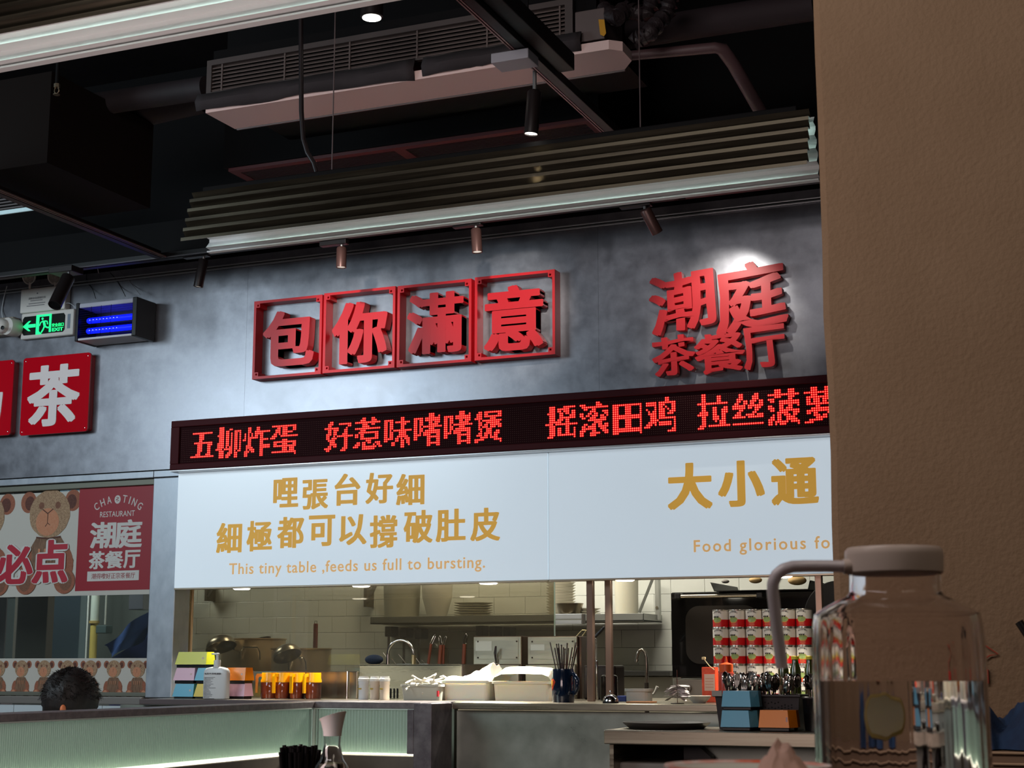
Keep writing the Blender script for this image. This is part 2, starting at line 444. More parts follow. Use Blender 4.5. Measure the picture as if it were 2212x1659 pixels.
MB().box(-3.05, -3.02, YBb-.004, YBb+.02, .69, .874, b=.002).build('corner_post', MATS['mottled_zinc'], bar)
ctr = thing('serving_counter', 'long stainless steel serving counter under the kitchen hatch', 'counter', (-2, 6.6, 0))
MB().box(-2.935, -.3, 6.3, 7.62, .872, .9, b=.003).build('worktop', STEEL, ctr)
MB().box(-4.64, -2.936, 6.452, 7.62, .874, .9, b=.003).build('worktop', STEEL, ctr)
MB().box(-2.93, -.3, 6.335, 6.36, 0, .866, b=.002).build('front_panel', COUNTERSTEEL, ctr)
MB().box(-4.79, -3.0, 6.46, 6.5, 0, .87).build('front_panel', COUNTERSTEEL, ctr)
x0 = at(300, 1525, Y=6.43).x
tag(MB().box(x0, -3.645, 6.43, 6.449, .874, .9, b=.003).build('ledge_board', mat('ledge_wood', (92, 80, 80), .5)), 'dark ledge board end below the steel column behind the bar', 'ledge')
# front service shelf with open cupboard below
xs0 = -2.065
sv = thing('service_shelf', 'stainless service shelf standing before the counter with dark open space below', 'service shelf', (-1.3, 6.0, 0))
MB().box(xs0, -.35, 5.8, 6.30, .762, .815, b=.004).build('shelf_top', STEEL, sv)
MB().box(xs0+.012, xs0+.03, 5.83, 6.30, 0, .76, b=.002).build('side_panel', STEEL, sv)
xg = at(1500, 1640, Y=6.28).x
MB().box(xg, -.35, 6.27, 6.30, 0, .76).build('back_panel', COUNTERSTEEL, sv)
MB().box(xs0+.03, xg, 6.24, 6.30, 0, .76).build('cupboard_shade_board', BLACK, sv)  # black board put in for the shade inside the open cupboard
MB().prism([(xg-.02, .76), (xg+.02, .76), (xg+.09, .70), (xg+.1, .62), (xg-.02, .62)], 6.2, 6.26).build('shadow_like_shape', BLACKP, sv)  # black solid built for the shadow-like dark shape under the shelf
x0, x1, z0, z1 = R(1345, 1648, 1480, 1680, 6.0)
MB().box(x0, x1, 5.9, 6.2, .3, .69, b=.01).build('box_below', mat('grey_box_lid', (130, 120, 112), .5), sv)
# dark round tray on shelf
tx = at(1440, 1565, Y=6.02)
tag(MB().lathe([(.0001, .002), (.14, .002), (.165, .022), (.172, .024), (.168, .018), (.145, 0), (.0001, 0)], (tx.x-.0, 6.02, .8155), 40).build('serving_tray', mat('dark_tray', (66, 60, 54), .45)), 'dark brown round serving tray lying on the steel service shelf', 'tray')

# ================================================================ SIGNS ON THE WALL
YS = 6.62
def framed(pxs, ch, chpx, label):
    # pxs: TL,BR like extents at mid edges (x0,y0,x1,y1)
    x0, x1, z0, z1 = R(*pxs, YS)
    t = thing('framed_character_sign', label, 'sign', ((x0+x1)/2, YW, z0), 'framed red characters on the steel wall')
    b = .013; q = .036
    m = MB()
    m.box(x0, x1, YS, YW-.001, z0, z0+b).box(x0, x1, YS, YW-.001, z1-b, z1).box(x0, x0+b, YS, YW-.001, z0+b, z1-b).box(x1-b, x1, YS, YW-.001, z0+b, z1-b)
    m.build('frame', RED, t)
    for sx in (0, 1):
        for sz in (0, 1):
            cx0 = x0+b if sx == 0 else x1-b-.021; cz0 = z0+b if sz == 0 else z1-b-.021
            k = MB(); h = .0055
            # square ring with a real hole
            k.box(cx0, cx0+.021, YS, YW-.001, cz0, cz0+h).box(cx0, cx0+.021, YS, YW-.001, cz0+.021-h, cz0+.021)
            k.box(cx0, cx0+h, YS, YW-.001, cz0+h, cz0+.021-h).box(cx0+.021-h, cx0+.021, YS, YW-.001, cz0+h, cz0+.021-h)
            k.build('corner_block', RED, t)
    GP(ch, chpx, YS, .055, 'character', RED, t, off=.030)
def z5(a, b, c, d): return (520+a/3.16, 540+b/3.16, 520+c/3.16, 540+d/3.16)
framed((547, 644, 694.5, 813.5), '包', z5(150, 412, 500, 790), 'red framed raised character, leftmost of the row of four, reading 包')
framed((698.5, 626, 853, 800), '你', z5(622, 352, 1000, 772), 'red framed raised character, second from left in the row of four')
framed((858, 610, 1018, 787), '滿', z5(1135, 290, 1520, 705), 'red framed raised character, third from left in the row of four')
framed((1025.5, 590.5, 1198.8, 772), '意', z5(1660, 240, 2065, 685), 'red framed raised character, rightmost of the row of four, reading 意')
def z6(a, b, c, d): return (1150+a/3.16, 540+b/3.16, 1150+c/3.16, 540+d/3.16)
REDB = mat('red_brand_acrylic', (200, 34, 42), .4)
for ch, bx, lab, sl in (('潮', (795, 150, 1245, 548), 'large red raised character 潮, upper left of the shop name', .12), ('庭', (1240, 85, 1735, 545), 'large red raised character 庭, upper right of the shop name under the bright spot', .12),
                    ('茶', (815, 585, 1115, 855), 'small red raised character 茶 of the shop name, lower left', .08), ('餐', (1105, 563, 1455, 838), 'small red raised character 餐 in the middle of the lower row', .05), ('厅', (1430, 520, 1735, 800), 'small red raised character 厅, lower right of the shop name', .08)):
    Yb = 6.635
    x0, x1, z0, z1 = R(*z6(*bx), Yb)
    o = put_glyph(MB(), ch, x0, x1, z0, z1, Yb, .04, .024, slant=-.1 if ch == '厅' else -.04, shear=sl, warp=.03).build('raised_character', REDB)
    tag(o, lab, 'sign letter', 'red characters of the shop name')
# red plates at left
def plate(px, ch, chpx, label):
    Yp = 6.64
    x0, x1, z0, z1 = R(*px, Yp)
    t = thing('character_plate', label, 'sign', ((x0+x1)/2, YW, z0), 'glossy red plates on the left wall')
    r = .016; P = []
    for (cx, cz, a0) in ((x1-r, z1-r, 0), (x0+r, z1-r, 90), (x0+r, z0+r, 180), (x1-r, z0+r, 270)):
        for k in range(6):
            a = math.radians(a0+18*k); P.append((cx+r*math.cos(a), cz+r*math.sin(a)))
    MB().prism(P, Yp, Yp+.01).build('plate', REDG, t)
    MB().prism([(p[0]*.97+(x0+x1)/2*.03, p[1]*.97+(z0+z1)/2*.03) for p in P], Yp+.0101, YW-.001).build('backing_box', mat('plate_side', (150, 6, 22), .3), t)
    x0c, x1c, z0c, z1c = R(*chpx, Yp)
    put_glyph(MB(), ch, x0c, x1c, z0c, z1c, Yp-.004, .0035, .030).build('character', mat('white_letter', (232, 222, 220), .4), t)
    for sx in (x0+.016, x1-.016):
        for sz in (z0+.018, z1-.018):
            MB().lathe([(.0001, .004), (.003, .0035), (.0042, .001), (.0042, 0)], (0, 0, 0), 10).xform(Matrix.Translation((sx, Yp-.0001, sz)) @ Matrix.Rotation(PI/2, 4, 'X')).build('screw', CHROME, t)
plate((47, 768, 192, 936), '茶', (60, 788, 173, 920), 'glossy red plate with white character 茶, right of the pair')
plate((-118, 784, 26, 944), '奶', (-105, 805, 6, 930), 'glossy red plate cut by the left photo edge, left of the pair')

# ================================================================ LED ticker
YL = 6.6
xl0, xl1, zl0, zl1 = -4.656, -.9, 2.028, 2.278
led = thing('led_ticker_display', 'long black display with red scrolling dot characters above the white lightbox', 'led display', (-2.8, YW, zl0))
MAR = mat('glow_tinted_case', (66, 8, 16), .6, spec=.2)  # red glow of the dots is put into the case colour
MB().box(xl0, xl1, YL-.0, YL+.026, zl1-.033, zl1, b=.003).box(xl0, xl1, YL, YL+.026, zl0, zl0+.03, b=.003).box(xl0, xl0+.05, YL, YL+.026, zl0+.03, zl1-.033, b=.002).build('case_frame', MAR, led)
MB().box(xl0, xl1, YL+.028, YW-.001, zl0+.002, zl1-.002).build('case', MAR, led)
MB().box(xl0+.05, xl1, YL+.012, YL+.0279, zl0+.03, zl1-.033).build('dot_board', mat('dot_board_black', (40, 8, 12), .7, spec=.1), led)
PD = .00985
NR = 18; gz0 = 2.064
LON = mat('lit_dot_core', (255, 190, 160), .5, em=(255, 150, 110), es=1.3)
LHALO = mat('lit_dot_halo', (255, 10, 20), .4, em=(255, 6, 18), es=1.0)  # red bloom around each lit dot, built as a glowing disc
LOFF = mat('unlit_dot', (120, 84, 80), .4)
def bitmap(ch, N=16):
    vs, fs = glyph(ch, .0)
    ax, bx, ay, by = .02, .98, -.09, .87
    M = [[0]*N for _ in range(N)]; q = 3; G = N*q
    H = [[0]*G for _ in range(G)]
    zt = max(v[2] for v in vs)
    for f in fs:
        if any(abs(vs[i][2]-zt) > 1e-5 for i in f): continue
        P = [((vs[i][0]-ax)/(bx-ax)*G, (vs[i][1]-ay)/(by-ay)*G) for i in f]
        for j in range(1, len(P)-1):
            A, B, Cc = P[0], P[j], P[j+1]
            d = (B[1]-Cc[1])*(A[0]-Cc[0])+(Cc[0]-B[0])*(A[1]-Cc[1])
            if abs(d) < 1e-9: continue
            for yy in range(max(0, int(min(A[1], B[1], Cc[1]))-1), min(G, int(max(A[1], B[1], Cc[1]))+2)):
                for xx in range(max(0, int(min(A[0], B[0], Cc[0]))-1), min(G, int(max(A[0], B[0], Cc[0]))+2)):
                    px_, py_ = xx+.5, yy+.5
                    l1 = ((B[1]-Cc[1])*(px_-Cc[0])+(Cc[0]-B[0])*(py_-Cc[1]))/d
                    l2 = ((Cc[1]-A[1])*(px_-Cc[0])+(A[0]-Cc[0])*(py_-Cc[1]))/d
                    if l1 >= 0 and l2 >= 0 and l1+l2 <= 1: H[yy][xx] = 1
    for r in range(N):
        for c in range(N):
            s = sum(H[r*q+a][c*q+b] for a in range(q) for b in range(q))
            M[r][c] = 1 if s >= 4 else 0
    D = [row[:] for row in M]
    for r in range(N):
        for c in range(N-2):
            if M[r][c] and not M[r][c+1] and not M[r][c+2] and ((r > 0 and M[r-1][c]) or (r < N-1 and M[r+1][c])): D[r][c+1] = 1
    return D
lit = set()
nc = int((xl1-xl0-.06)/PD)
gx0 = xl0+.055
for x, chars in ((405, '五柳炸蛋'), (697, '好惹味啫啫煲'), (1178, '摇滚田鸡'), (1500, '拉丝菠萝')):
    c0 = round((at(x, 950, Y=YL).x-gx0)/PD)
    for k, ch in enumerate(chars):
        M = bitmap(ch); mb = MB()
        for r in range(16):
            for c in range(16):
                if not M[r][c]: continue
                col, row = c0+16*k+c, r+1
                if col >= nc: continue
                lit.add((col, row))
                cx, cz = gx0+(col+.5)*PD, gz0+(row+.5)*PD
                yy = YL+.0115
                def disc(rx, rz, y0, mi, n):
                    vs = [(cx, y0-.0012, cz)]+[(cx+rx*math.cos(2*PI*i/n), y0, cz+rz*math.sin(2*PI*i/n)) for i in range(n)]
                    mb.add(vs, [(0, i+1, (i+1) % n+1) for i in range(n)], mi)
                disc(.0052, .0052, yy, 1, 8); disc(.0019, .0027, yy-.0013, 0, 6)
        if mb.v: tag(mb.build('lit_character', [LON, LHALO], led), kind='stuff')
mb = MB()
for col in range(nc):
    for row in range(NR-1):
        if (col, row) in lit: continue
        cx, cz = gx0+(col+.5)*PD, gz0+(row+.5)*PD; s = .0018; y = YL+.0115
        mb.add([(cx-s, y, cz), (cx, y, cz-s), (cx+s, y, cz), (cx, y, cz+s), (cx, y-.001, cz)], [(0, 1, 4), (1, 2, 4), (2, 3, 4), (3, 0, 4)])
tag(mb.build('unlit_dots', LOFF, led), kind='stuff')
MB().box(xl0, xl1, YL-.0, YW-.001, zl0-.009, zl0-.001, b=.002).build('light_rail', mat('silver_rail', (190, 190, 192), .3, .6), led)

# ================================================================ white lightboxes
def lbmat():
    return mat('backlit_acrylic', (205, 214, 220), .25, em=(203, 219, 231), es=.56)
LB = lbmat()
YP = 6.66
zp0, zp1 = 1.434, 2.017
lb = []
for (a, b, lab) in ((-4.643, -2.6305, 'left white lightbox panel with ochre Chinese slogan and small English line'), (-2.6245, -.62, 'right white lightbox panel with large ochre characters, cut by the plaster pier')):
    t = thing('lightbox_panel', lab, 'lightbox', ((a+b)/2, YW, zp0), 'white lightbox panels over the kitchen hatch')
    MB().box(a, b, YP, YP+.012, zp0+.006, zp1, b=.001).build('acrylic_face', LB, t)
    MB().box(a, b, YP+.013, YW+.12, zp0+.004, zp1, b=.002).build('box_body', WHITE, t)
    MB().box(a, b, YP-.002, YP+.011, zp0-.003, zp0+.0055, b=.002).build('bottom_rail', mat('warm_rail', (196, 180, 158), .3, .7), t)
    lb.append(t)
def z8(a, b, c, d): return (380+a/2.949, 990+b/2.949, 380+c/2.949, 990+d/2.949)
for ch, bx in zip('哩張台好細', ((620, 125, 780, 312), (805, 135, 970, 325), (1010, 97, 1175, 300), (1208, 90, 1383, 288), (1403, 97, 1583, 298))):
    GP(ch, z8(*bx), YP-.001, .0015, 'character', GOLD, lb[0], off=.026)
for ch, bx in zip('細極都可以撐破肚皮', ((258, 410, 420, 603), (450, 397, 613, 592), (645, 372, 815, 572), (845, 362, 1013, 560), (1040, 358, 1215, 552), (1235, 362, 1410, 570), (1450, 330, 1635, 540), (1655, 322, 1845, 533), (1875, 315, 2065, 527))):
    GP(ch, z8(*bx), YP-.001, .0015, 'character', GOLD, lb[0], off=.026)
x0 = at(380+340/2.949, 990+712/2.949, Y=YP).x; x1 = at(380+1968/2.949, 990+680/2.949, Y=YP).x
zc = at(380+1100/2.949, 990+725/2.949, Y=YP).z
text_words('This tiny table ,feeds us full to bursting.', x0, x1, zc-.013, zc+.058, YP-.001, .0015, .013, GOLD2, lb[0], space=1.1)
def z9(a, b, c, d): return (1380+a/3.607, 800+b/3.607, 1380+c/3.607, 800+d/3.607)
for ch, bx in zip('大小通', ((222, 720, 572, 1083), (615, 702, 980, 1062), (1030, 680, 1400, 1048))):
    GP(ch, z9(*bx), YP-.001, .0015, 'character', GOLD, lb[1], off=.036)
def width(t, off, sp):
    vs, _ = glyph(t, off, .5, sp); return max(v[0] for v in vs)-min(v[0] for v in vs)
xa = at(1380+430/3.607, 800+1375/3.607, Y=YP).x; xb = at(1380+1486/3.607, 800+1350/3.607, Y=YP).x
sx = (xb-xa)/width('Food glorious fo', 0.0, 1.22)
zF = at(1380+460/3.607, 800+1418/3.607, Y=YP).z; zT = at(1380+460/3.607, 800+1330/3.607, Y=YP).z
text_words('Food glorious food', xa, xa, zF-.015, zT+.004, YP-.001, .0015, .017, GOLD2, lb[1], space=1.22, sx=sx)
# ================================================================ CEILING: louvre lamps, track, air conditioner, ducts
OUT = mat('dark_fluted_metal', (74, 68, 58), .32, .9, nz=(1.5, 30, 30), rgb2=(94, 88, 74), rr=(.28, .46))
INN = mat('white_fluted_metal', (232, 234, 234), .45)
TUBE = mat('lamp_tube', (255, 255, 255), .5, em=(226, 255, 244), es=6)
def fluted_lamp(label, x0, x1, yn, yf, zb):
    t = thing('fluted_pendant_lamp', label, 'pendant lamp', ((x0+x1)/2, (yn+yf)/2, zb), 'long fluted pendant lamps')
    H = .192; n = 5; p = H/n; lean = .055
    def sheet(y0, sgn, name, out_first):
        # saw-tooth profile in Y,Z ; sgn=+1 leans to +Y upward
        P = []
        for i in range(n):
            z = zb+i*p; y = y0+sgn*lean*(z-zb)/H
            P += [(y, z), (y-sgn*.0, z+p*.30), (y+sgn*.032, z+p*.40)]
        P.append((y0+sgn*lean, zb+H))
        th = .0016*sgn
        vs = []; fs = []; ms = []
        for x in (x0, x1):
            for (y, z) in P: vs.append((x, y, z))
            for (y, z) in P: vs.append((x, y+th, z))
        N = len(P); mb = MB()
        for i in range(N-1): mb_f = None
        def q(a, b, c, d, mi): fs.append(((a, b, c, d), mi))
        for i in range(N-1):
            q(i, i+1, 2*N+i+1, 2*N+i, 0)                   # outer face
            q(N+i, N+i+1, 3*N+i+1, 3*N+i, 1)               # inner face
            q(i, i+1, N+i+1, N+i, 1); q(2*N+i, 2*N+i+1, 3*N+i+1, 3*N+i, 1)
        q(0, N, 3*N, 2*N, 1); q(N-1, 2*N-1, 4*N-1, 3*N-1, 0)
        o = len(mb.v); mb.v += vs
        for f, mi in fs: mb.f.append(list(f)); mb.m.append(mi); mb.sm.append(False)
        mb.build(name, [OUT, INN], t)
    sheet(yn, 1, 'fluted_sheet', True); sheet(yf, -1, 'fluted_sheet', True)
    ym = (yn+yf)/2
    MB().box(x0+.04, x1-.04, ym-.03, ym+.03, zb+H-.004, zb+H+.02, b=.003).build('spine', BLACK, t)
    MB().cyl((x0+.06, ym, zb+H-.03), (x1-.06, ym, zb+H-.03), .013, n=12).build('lamp_tube', TUBE, t)
    for xx in (x0+.55, x1-.55):
        MB().cyl((xx, ym, zb+H+.02), (xx, ym, 4.2), .0022, n=6).build('suspension_wire', mat('wire_metal', (110, 96, 96), .5, .6), t)
    # white end stiffener on the lower inner edges
    MB().box(x0+.0, x1, yf-.026, yf-.003, zb-.001, zb+.004).build('edge_strip', INN, t)
    return t
fluted_lamp('long dark fluted pendant lamp hanging before the steel sign wall', -3.165, -.94, 4.5, 4.69, 2.53)
fluted_lamp('long fluted pendant lamp across the upper left corner, lit white inside', -3.45, -.98, 2.80, 3.0, 2.54)
# far lamp piece at left edge
x0, x1, z0, z1 = R(-60, 468, 70, 480, 5.9)
# track frame
TRK = mat('track_black', (12, 10, 11), .5, .2)
tk = thing('lighting_track', 'black lighting track crossing the ceiling towards the sign wall above the lamp', 'lighting track', (-1.9, 5, 3.0))
for y0, y1 in ((2.2, 6.2),):
    MB().box(-1.845, -1.81, y0, y1, 3.0, 3.032, b=.002).build('rail', TRK, tk)
    MB().box(-1.862, -1.857, y0, y1, 3.0, 3.01).box(-1.852, -1.847, y0, y1, 3.0, 3.01).build('rail_groove_lip', mat('pinkish_rail_lip', (150, 116, 114), .4, .5), tk)
    MB().box(-1.808, -1.752, y0, 4.7, 3.02, 3.08, b=.003).build('carrier_beam', mat('carrier_black', (14, 10, 11), .6), tk)
tk2 = thing('lighting_track', 'black lighting track parallel to the sign wall carrying the row of spotlights', 'lighting track', (-3, 6.2, 3.0))
MB().box(-8, 2, 6.17, 6.205, 3.0, 3.032, b=.002).build('rail', TRK, tk2)
MB().box(-8, 2, 6.155, 6.159, 3.0, 3.006).build('rail_groove_lip', mat('grey_rail_lip', (70, 66, 68), .4, .5), tk2)
tk3 = thing('lighting_track', 'thin grey-edged track running into the dark corner at left', 'lighting track', (-4.45, 5, 3.0))
MB().box(-4.47, -4.435, 2.8, 6.15, 3.0, 3.035, b=.002).build('rail', TRK, tk3)
MB().box(-4.425, -4.42, 2.8, 6.15, 3.0, 3.006).box(-4.41, -4.405, 2.8, 6.15, 3.0, 3.006).build('rail_groove_lip', mat('tan_rail_lip', (120, 104, 96), .4, .5), tk3)
# spotlights
SPB = mat('spot_body_black', (34, 28, 28), .38, .3)
LENS = mat('spot_lens_lit', (255, 255, 245), .5, em=(255, 248, 235), es=9)
LENS2 = mat('spot_lens_dim', (200, 196, 186), .4, em=(235, 228, 214), es=.8)
def spotlight(label, top, bot, r=.03, lens=LENS2, body=SPB, box=True, Z=3.0, arm=.018):
    top = Vector(top); bot = Vector(bot)
    t = thing('track_spotlight', label, 'spotlight', tuple(top), 'cylinder spotlights on the tracks')
    d = (bot-top).normalized()
    a = d.to_track_quat('Z', 'Y').to_matrix().to_4x4(); L = (bot-top).length
    M = Matrix.Translation(top) @ a
    MB().lathe([(.0001, 0), (r*.8, 0), (r, .006), (r, L), (r*.9, L), (r*.87, L-.006), (.0001, L-.006)], (0, 0, 0), 28).xform(M).build('body', body, t)
    MB().lathe([(.0001, L-.0055), (r*.86, L-.0055), (r*.86, L-.004), (.0001, L-.004)], (0, 0, 0), 28).xform(M).build('lens', lens, t)
    MB().tube([top+Vector((.0, 0, .0)), Vector((top.x, top.y, top.z+.012)), Vector((top.x, top.y, max(Z-.03, top.z+.014)))], .007, 8).build('yoke', mat('yoke_metal', (120, 120, 120), .4, .7), t)
    if box: MB().box(top.x-.11, top.x+.03, top.y-.018, top.y+arm, max(Z-.032, top.z+.012), Z-.001, b=.003).build('adapter', SPB, t)
    return t
BRN = mat('spot_body_brown', (92, 66, 62), .36, .4)
spotlight('dark spotlight on the wall track under the left end of the lamp', at(440, 560, Y=6.2), at(428, 620, Y=6.2), .0235)
spotlight('brownish spotlight on the wall track above the first framed character', at(738, 534, Y=6.2), at(737, 578, Y=6.2), .0235, body=BRN)
spotlight('brownish spotlight on the wall track above the third framed character', at(1028, 494, Y=6.2), at(1031, 545, Y=6.2), .0235, body=BRN)
spotlight('slanted brown spotlight on the wall track left of the shop name', at(1393, 452, Y=6.2), at(1420, 503, Y=6.26), .025, body=BRN)
spotlight('large tilted black spotlight in front of the exit sign', at(148, 598, Y=6.1), at(118, 660, Y=6.0), .033, lens=BLACK, arm=.075)
tq = at(1155, 196, X=-1.83)
spotlight('black spotlight with glowing end on the track crossing the ceiling', tq, at(1147, 290, Y=tq.y), .0235, lens=LENS, Z=3.0, box=False)
ad = at(1140, 165, X=-1.83)
tag(MB().box(-1.93, -1.80, ad.y-.07, ad.y+.02, 2.965, 2.998, b=.003).build('track_adapter', [mat('adapter_grey', (150, 150, 158), .4)]), 'grey box adapter where the glowing spotlight hangs from the track', 'track adapter')
# round downlight near the top
dl = at(803, 38, Z=3.3)
d = thing('ceiling_downlight', 'round lit downlight beside the upper fluted lamp', 'downlight', dl)
MB().lathe([(.0001, 0), (.036, 0), (.04, .003), (.04, .09), (.0001, .09)], dl, 28).build('can', SPB, d)
MB().lathe([(.0001, -.002), (.033, -.002), (.033, -.0005), (.0001, -.0005)], dl, 28).build('lens', LENS, d)
# sprinkler
sp = at(122, 205, Z=3.25)
s = thing('sprinkler_head', 'small brass fire sprinkler hanging in the dark at upper left', 'sprinkler', sp)
BR = mat('sprinkler_brass', (190, 176, 150), .25, .9)
MB().cyl(sp+Vector((0, 0, .045)), Vector((sp.x, sp.y, 4.2)), .008, n=10).build('pipe', BLACK, s)
MB().cyl(sp+Vector((0, 0, .03)), sp+Vector((0, 0, .045)), .012, n=6).build('nut', BR, s)
MB().tube([sp+Vector((-.008, 0, .03)), sp+Vector((-.011, 0, .015)), sp+Vector((0, 0, .002))], .002, 6).tube([sp+Vector((.008, 0, .03)), sp+Vector((.011, 0, .015)), sp+Vector((0, 0, .002))], .002, 6).cyl(sp, sp+Vector((0, 0, .003)), .013, n=14).build('frame', BR, s)
# air conditioner
ac = thing('air_conditioner', 'long ceiling air conditioner with dark grille and pale pink underside', 'air conditioner', (-2.6, 5.1, 3.2))
GREY = mat('dark_grille_frame', (78, 70, 68), .5, .2); SLT = mat('grille_slat', (104, 92, 88), .45, .2)
ax0, ax1 = at(445, 200, Y=5.0).x, at(1237, 60, Y=5.0).x
gz0_, gz1_ = at(445, 205, Y=5.0).z, at(445, 132, Y=5.0).z
MB().box(ax0, ax1, 5.0, 5.02, gz1_-.022, gz1_).box(ax0, ax1, 5.0, 5.02, gz0_, gz0_+.008).box(ax0, ax0+.022, 5.0, 5.02, gz0_+.008, gz1_-.022).box(ax1-.03, ax1, 5.0, 5.02, gz0_+.008, gz1_-.022).build('grille_frame', GREY, ac)
ns = 7; hh = (gz1_-gz0_-.034)
for i in range(ns):
    z = gz0_+.012+hh*(i+.5)/ns
    MB().box(ax0+.023, ax1-.031, -.010, .010, -.002, .002).xform(Matrix.Translation((0, 5.012, z)) @ Matrix.Rotation(math.radians(38), 4, 'X')).build('slat', SLT, ac)
for i in range(6):
    x = ax0+.07+(ax1-ax0-.12)*i/5
    MB().box(x-.003, x+.003, 5.001, 5.006, gz0_+.009, gz1_-.023).build('divider', SLT, ac)
MB().box(ax0+.01, ax1+.08, 5.03, 5.62, gz0_+.01, gz1_+.05).build('casing', BLACK, ac)
PAN = mat('pink_white_drain_pan', (226, 196, 190), .45)
ux0 = at(445, 245, Z=3.2).x; ux1 = at(1368, 135, Z=3.2).x
pv = [(ux0, 4.985, 3.2), (ux0+.005, 5.19, 3.2), (ux1-.05, 5.19, 3.2), (ux1, 5.12, 3.2), (ux1, 5.02, 3.2), (ux1-.04, 4.985, 3.2)]
m_ = MB(); n_ = len(pv); up_ = [(p[0], p[1], 3.235) for p in pv]
m_.add(pv+up_, [tuple(range(n_)), tuple(range(2*n_-1, n_-1, -1))]+[(i, (i+1) % n_, n_+(i+1) % n_, n_+i) for i in range(n_)])
m_.build('drain_pan', PAN, ac)
MB().box(ux0+.01, ux1-.05, 5.191, 5.2, 3.196, 3.24, b=.002).build('rear_lip', mat('grey_lip', (120, 112, 112), .4, .3), ac)
# black insulation flaps under the grille
FL = mat('black_foam', (52, 46, 48), .9, bump=(80, .3))
def flap(a, b, seed, taper=0):
    random.seed(seed); n = 26; vs = []; fs = []
    for i in range(n+1):
        t = i/n; x = a+(b-a)*t
        hang = .072+.012*mnoise.noise(Vector((x*3, seed, 0)))+.004*mnoise.noise(Vector((x*30, seed, 0)))
        if taper: hang += taper*(t**6 if taper > 0 else 0)
        for k, (dy, dz) in enumerate(((0, 0), (-.02, -hang*.5), (-.008, -hang))):
            vs.append((x, 4.985+dy+.004*math.sin(i*.7+k), gz0_+.0+dz))
    for i in range(n):
        for k in range(2): fs.append((i*3+k, i*3+k+1, i*3+3+k+1, i*3+3+k))
    mb = MB(); mb.add(vs, fs, 0, True); o = mb.build('foam_flap', FL, ac)
    sm_ = o.modifiers.new('thick', 'SOLIDIFY'); sm_.thickness = .006
fa = at(895, 180, Y=4.98).x; fb = at(912, 175, Y=4.98).x; fe = at(1255, 90, Y=4.98).x
flap(ax0-.03, fa, 3, .02); flap(fb, fe, 5)
# box at right of the AC with yellow tag
bx0, bx1, bz0, bz1 = R(1246, 25, 1310, 92, 5.02)
MB().box(bx0, bx1, 5.0, 5.2, bz0, bz1, b=.004).build('side_box', mat('side_box_grey', (96, 84, 82), .5), ac)
tx0, tx1, tz0, tz1 = R(1296, 44, 1312, 82, 5.0)
MB().prism([(tx0, tz1), (tx1-.006, tz1-.004), (tx1, tz0+.01), (tx1-.008, tz0), (tx0+.006, tz0+.008)], 4.985, 4.987).build('yellow_tag', mat('yellow_tag', (196, 140, 20), .5), ac)
# lower return grille with reddish edge
g2 = thing('return_air_grille', 'slim return air grille with reddish edge just above the fluted lamp', 'air grille', (-2.9, 5.8, 3.2))
RD = mat('reddish_edge', (90, 30, 32), .45)
MB().box(-3.73, -2.03, 5.64, 5.675, 3.195, 3.21).box(-3.73, -3.69, 5.675, 5.80, 3.195, 3.21).box(-2.07, -2.03, 5.675, 5.80, 3.195, 3.21).box(-2.93, -2.88, 5.675, 5.80, 3.195, 3.21).build('grille_frame', mat('grille_frame_mauve', (84, 40, 42), .45), g2)
for i in range(8):
    y = 5.685+i*.0145
    MB().box(-3.689, -2.931, y, y+.004, 3.196, 3.208).box(-2.879, -2.071, y, y+.004, 3.196, 3.208).build('slat', mat('grille_slat_dark', (60, 48, 48), .5), g2)
tag(MB().box(-3.75, -2.0, 5.63, 6.15, 3.2095, 4.2).build('duct_box', BLACK), 'black rectangular duct box above the slim return grille', 'duct')
# air duct and pipes in the dark
DUCT = mat('duct_dark', (30, 25, 28), .7, nz=5, rgb2=(40, 33, 36))
def pipe(name, label, cat, pts, r, m, n=18):
    o = MB().tube(pts, r, n).build(name, m); return tag(o, label, cat)
pipe('ceiling_pipe', 'thick dark duct running across the upper left ceiling to the air conditioner', 'duct', [at(-40, 318, Y=5.6), at(440, 208, Y=5.6)], .075, DUCT)
pipe('ceiling_pipe', 'thinner dark duct just under the thick one at upper left', 'duct', [at(-40, 262, Y=5.3), at(445, 190, Y=5.3)], .05, DUCT)
a = at(1365, 120, Y=5.2); b = at(1545, 103, Y=5.2); c = at(1560, 106, Y=5.22); d2 = at(1645, 245, Y=5.45)
pipe('drain_pipe', 'grey-pink bent drain pipe coming from the air conditioner to behind the lamp', 'pipe', [at(1330, 124, Y=5.2), a, b, c, at(1585, 140, Y=5.28), d2, Vector((d2.x+.03, 5.62, d2.z-.06))], [.018, .018, .02, .024, .024, .024, .024], mat('drain_pipe_pink', (84, 62, 64), .5))
pipe('insulated_pipe', 'thick black insulated pipe running to the upper right', 'pipe', [at(1340, 78, Y=5.4), at(1500, 52, Y=5.4), at(1760, 12, Y=5.4)], .055, mat('pipe_foam', (42, 32, 36), .8, bump=(60, .3)))
pipe('flexible_conduit', 'black flexible conduit hanging beside the air conditioner down to the lamp', 'conduit', [at(650, -60, Y=4.6), at(650, 80, Y=4.6), at(651, 240, Y=4.6), at(655, 300, Y=4.6), at(664, 330, Y=4.6), at(678, 352, Y=4.6), at(684, 372, Y=4.6)], .0085, mat('conduit_black', (26, 18, 20), .4))
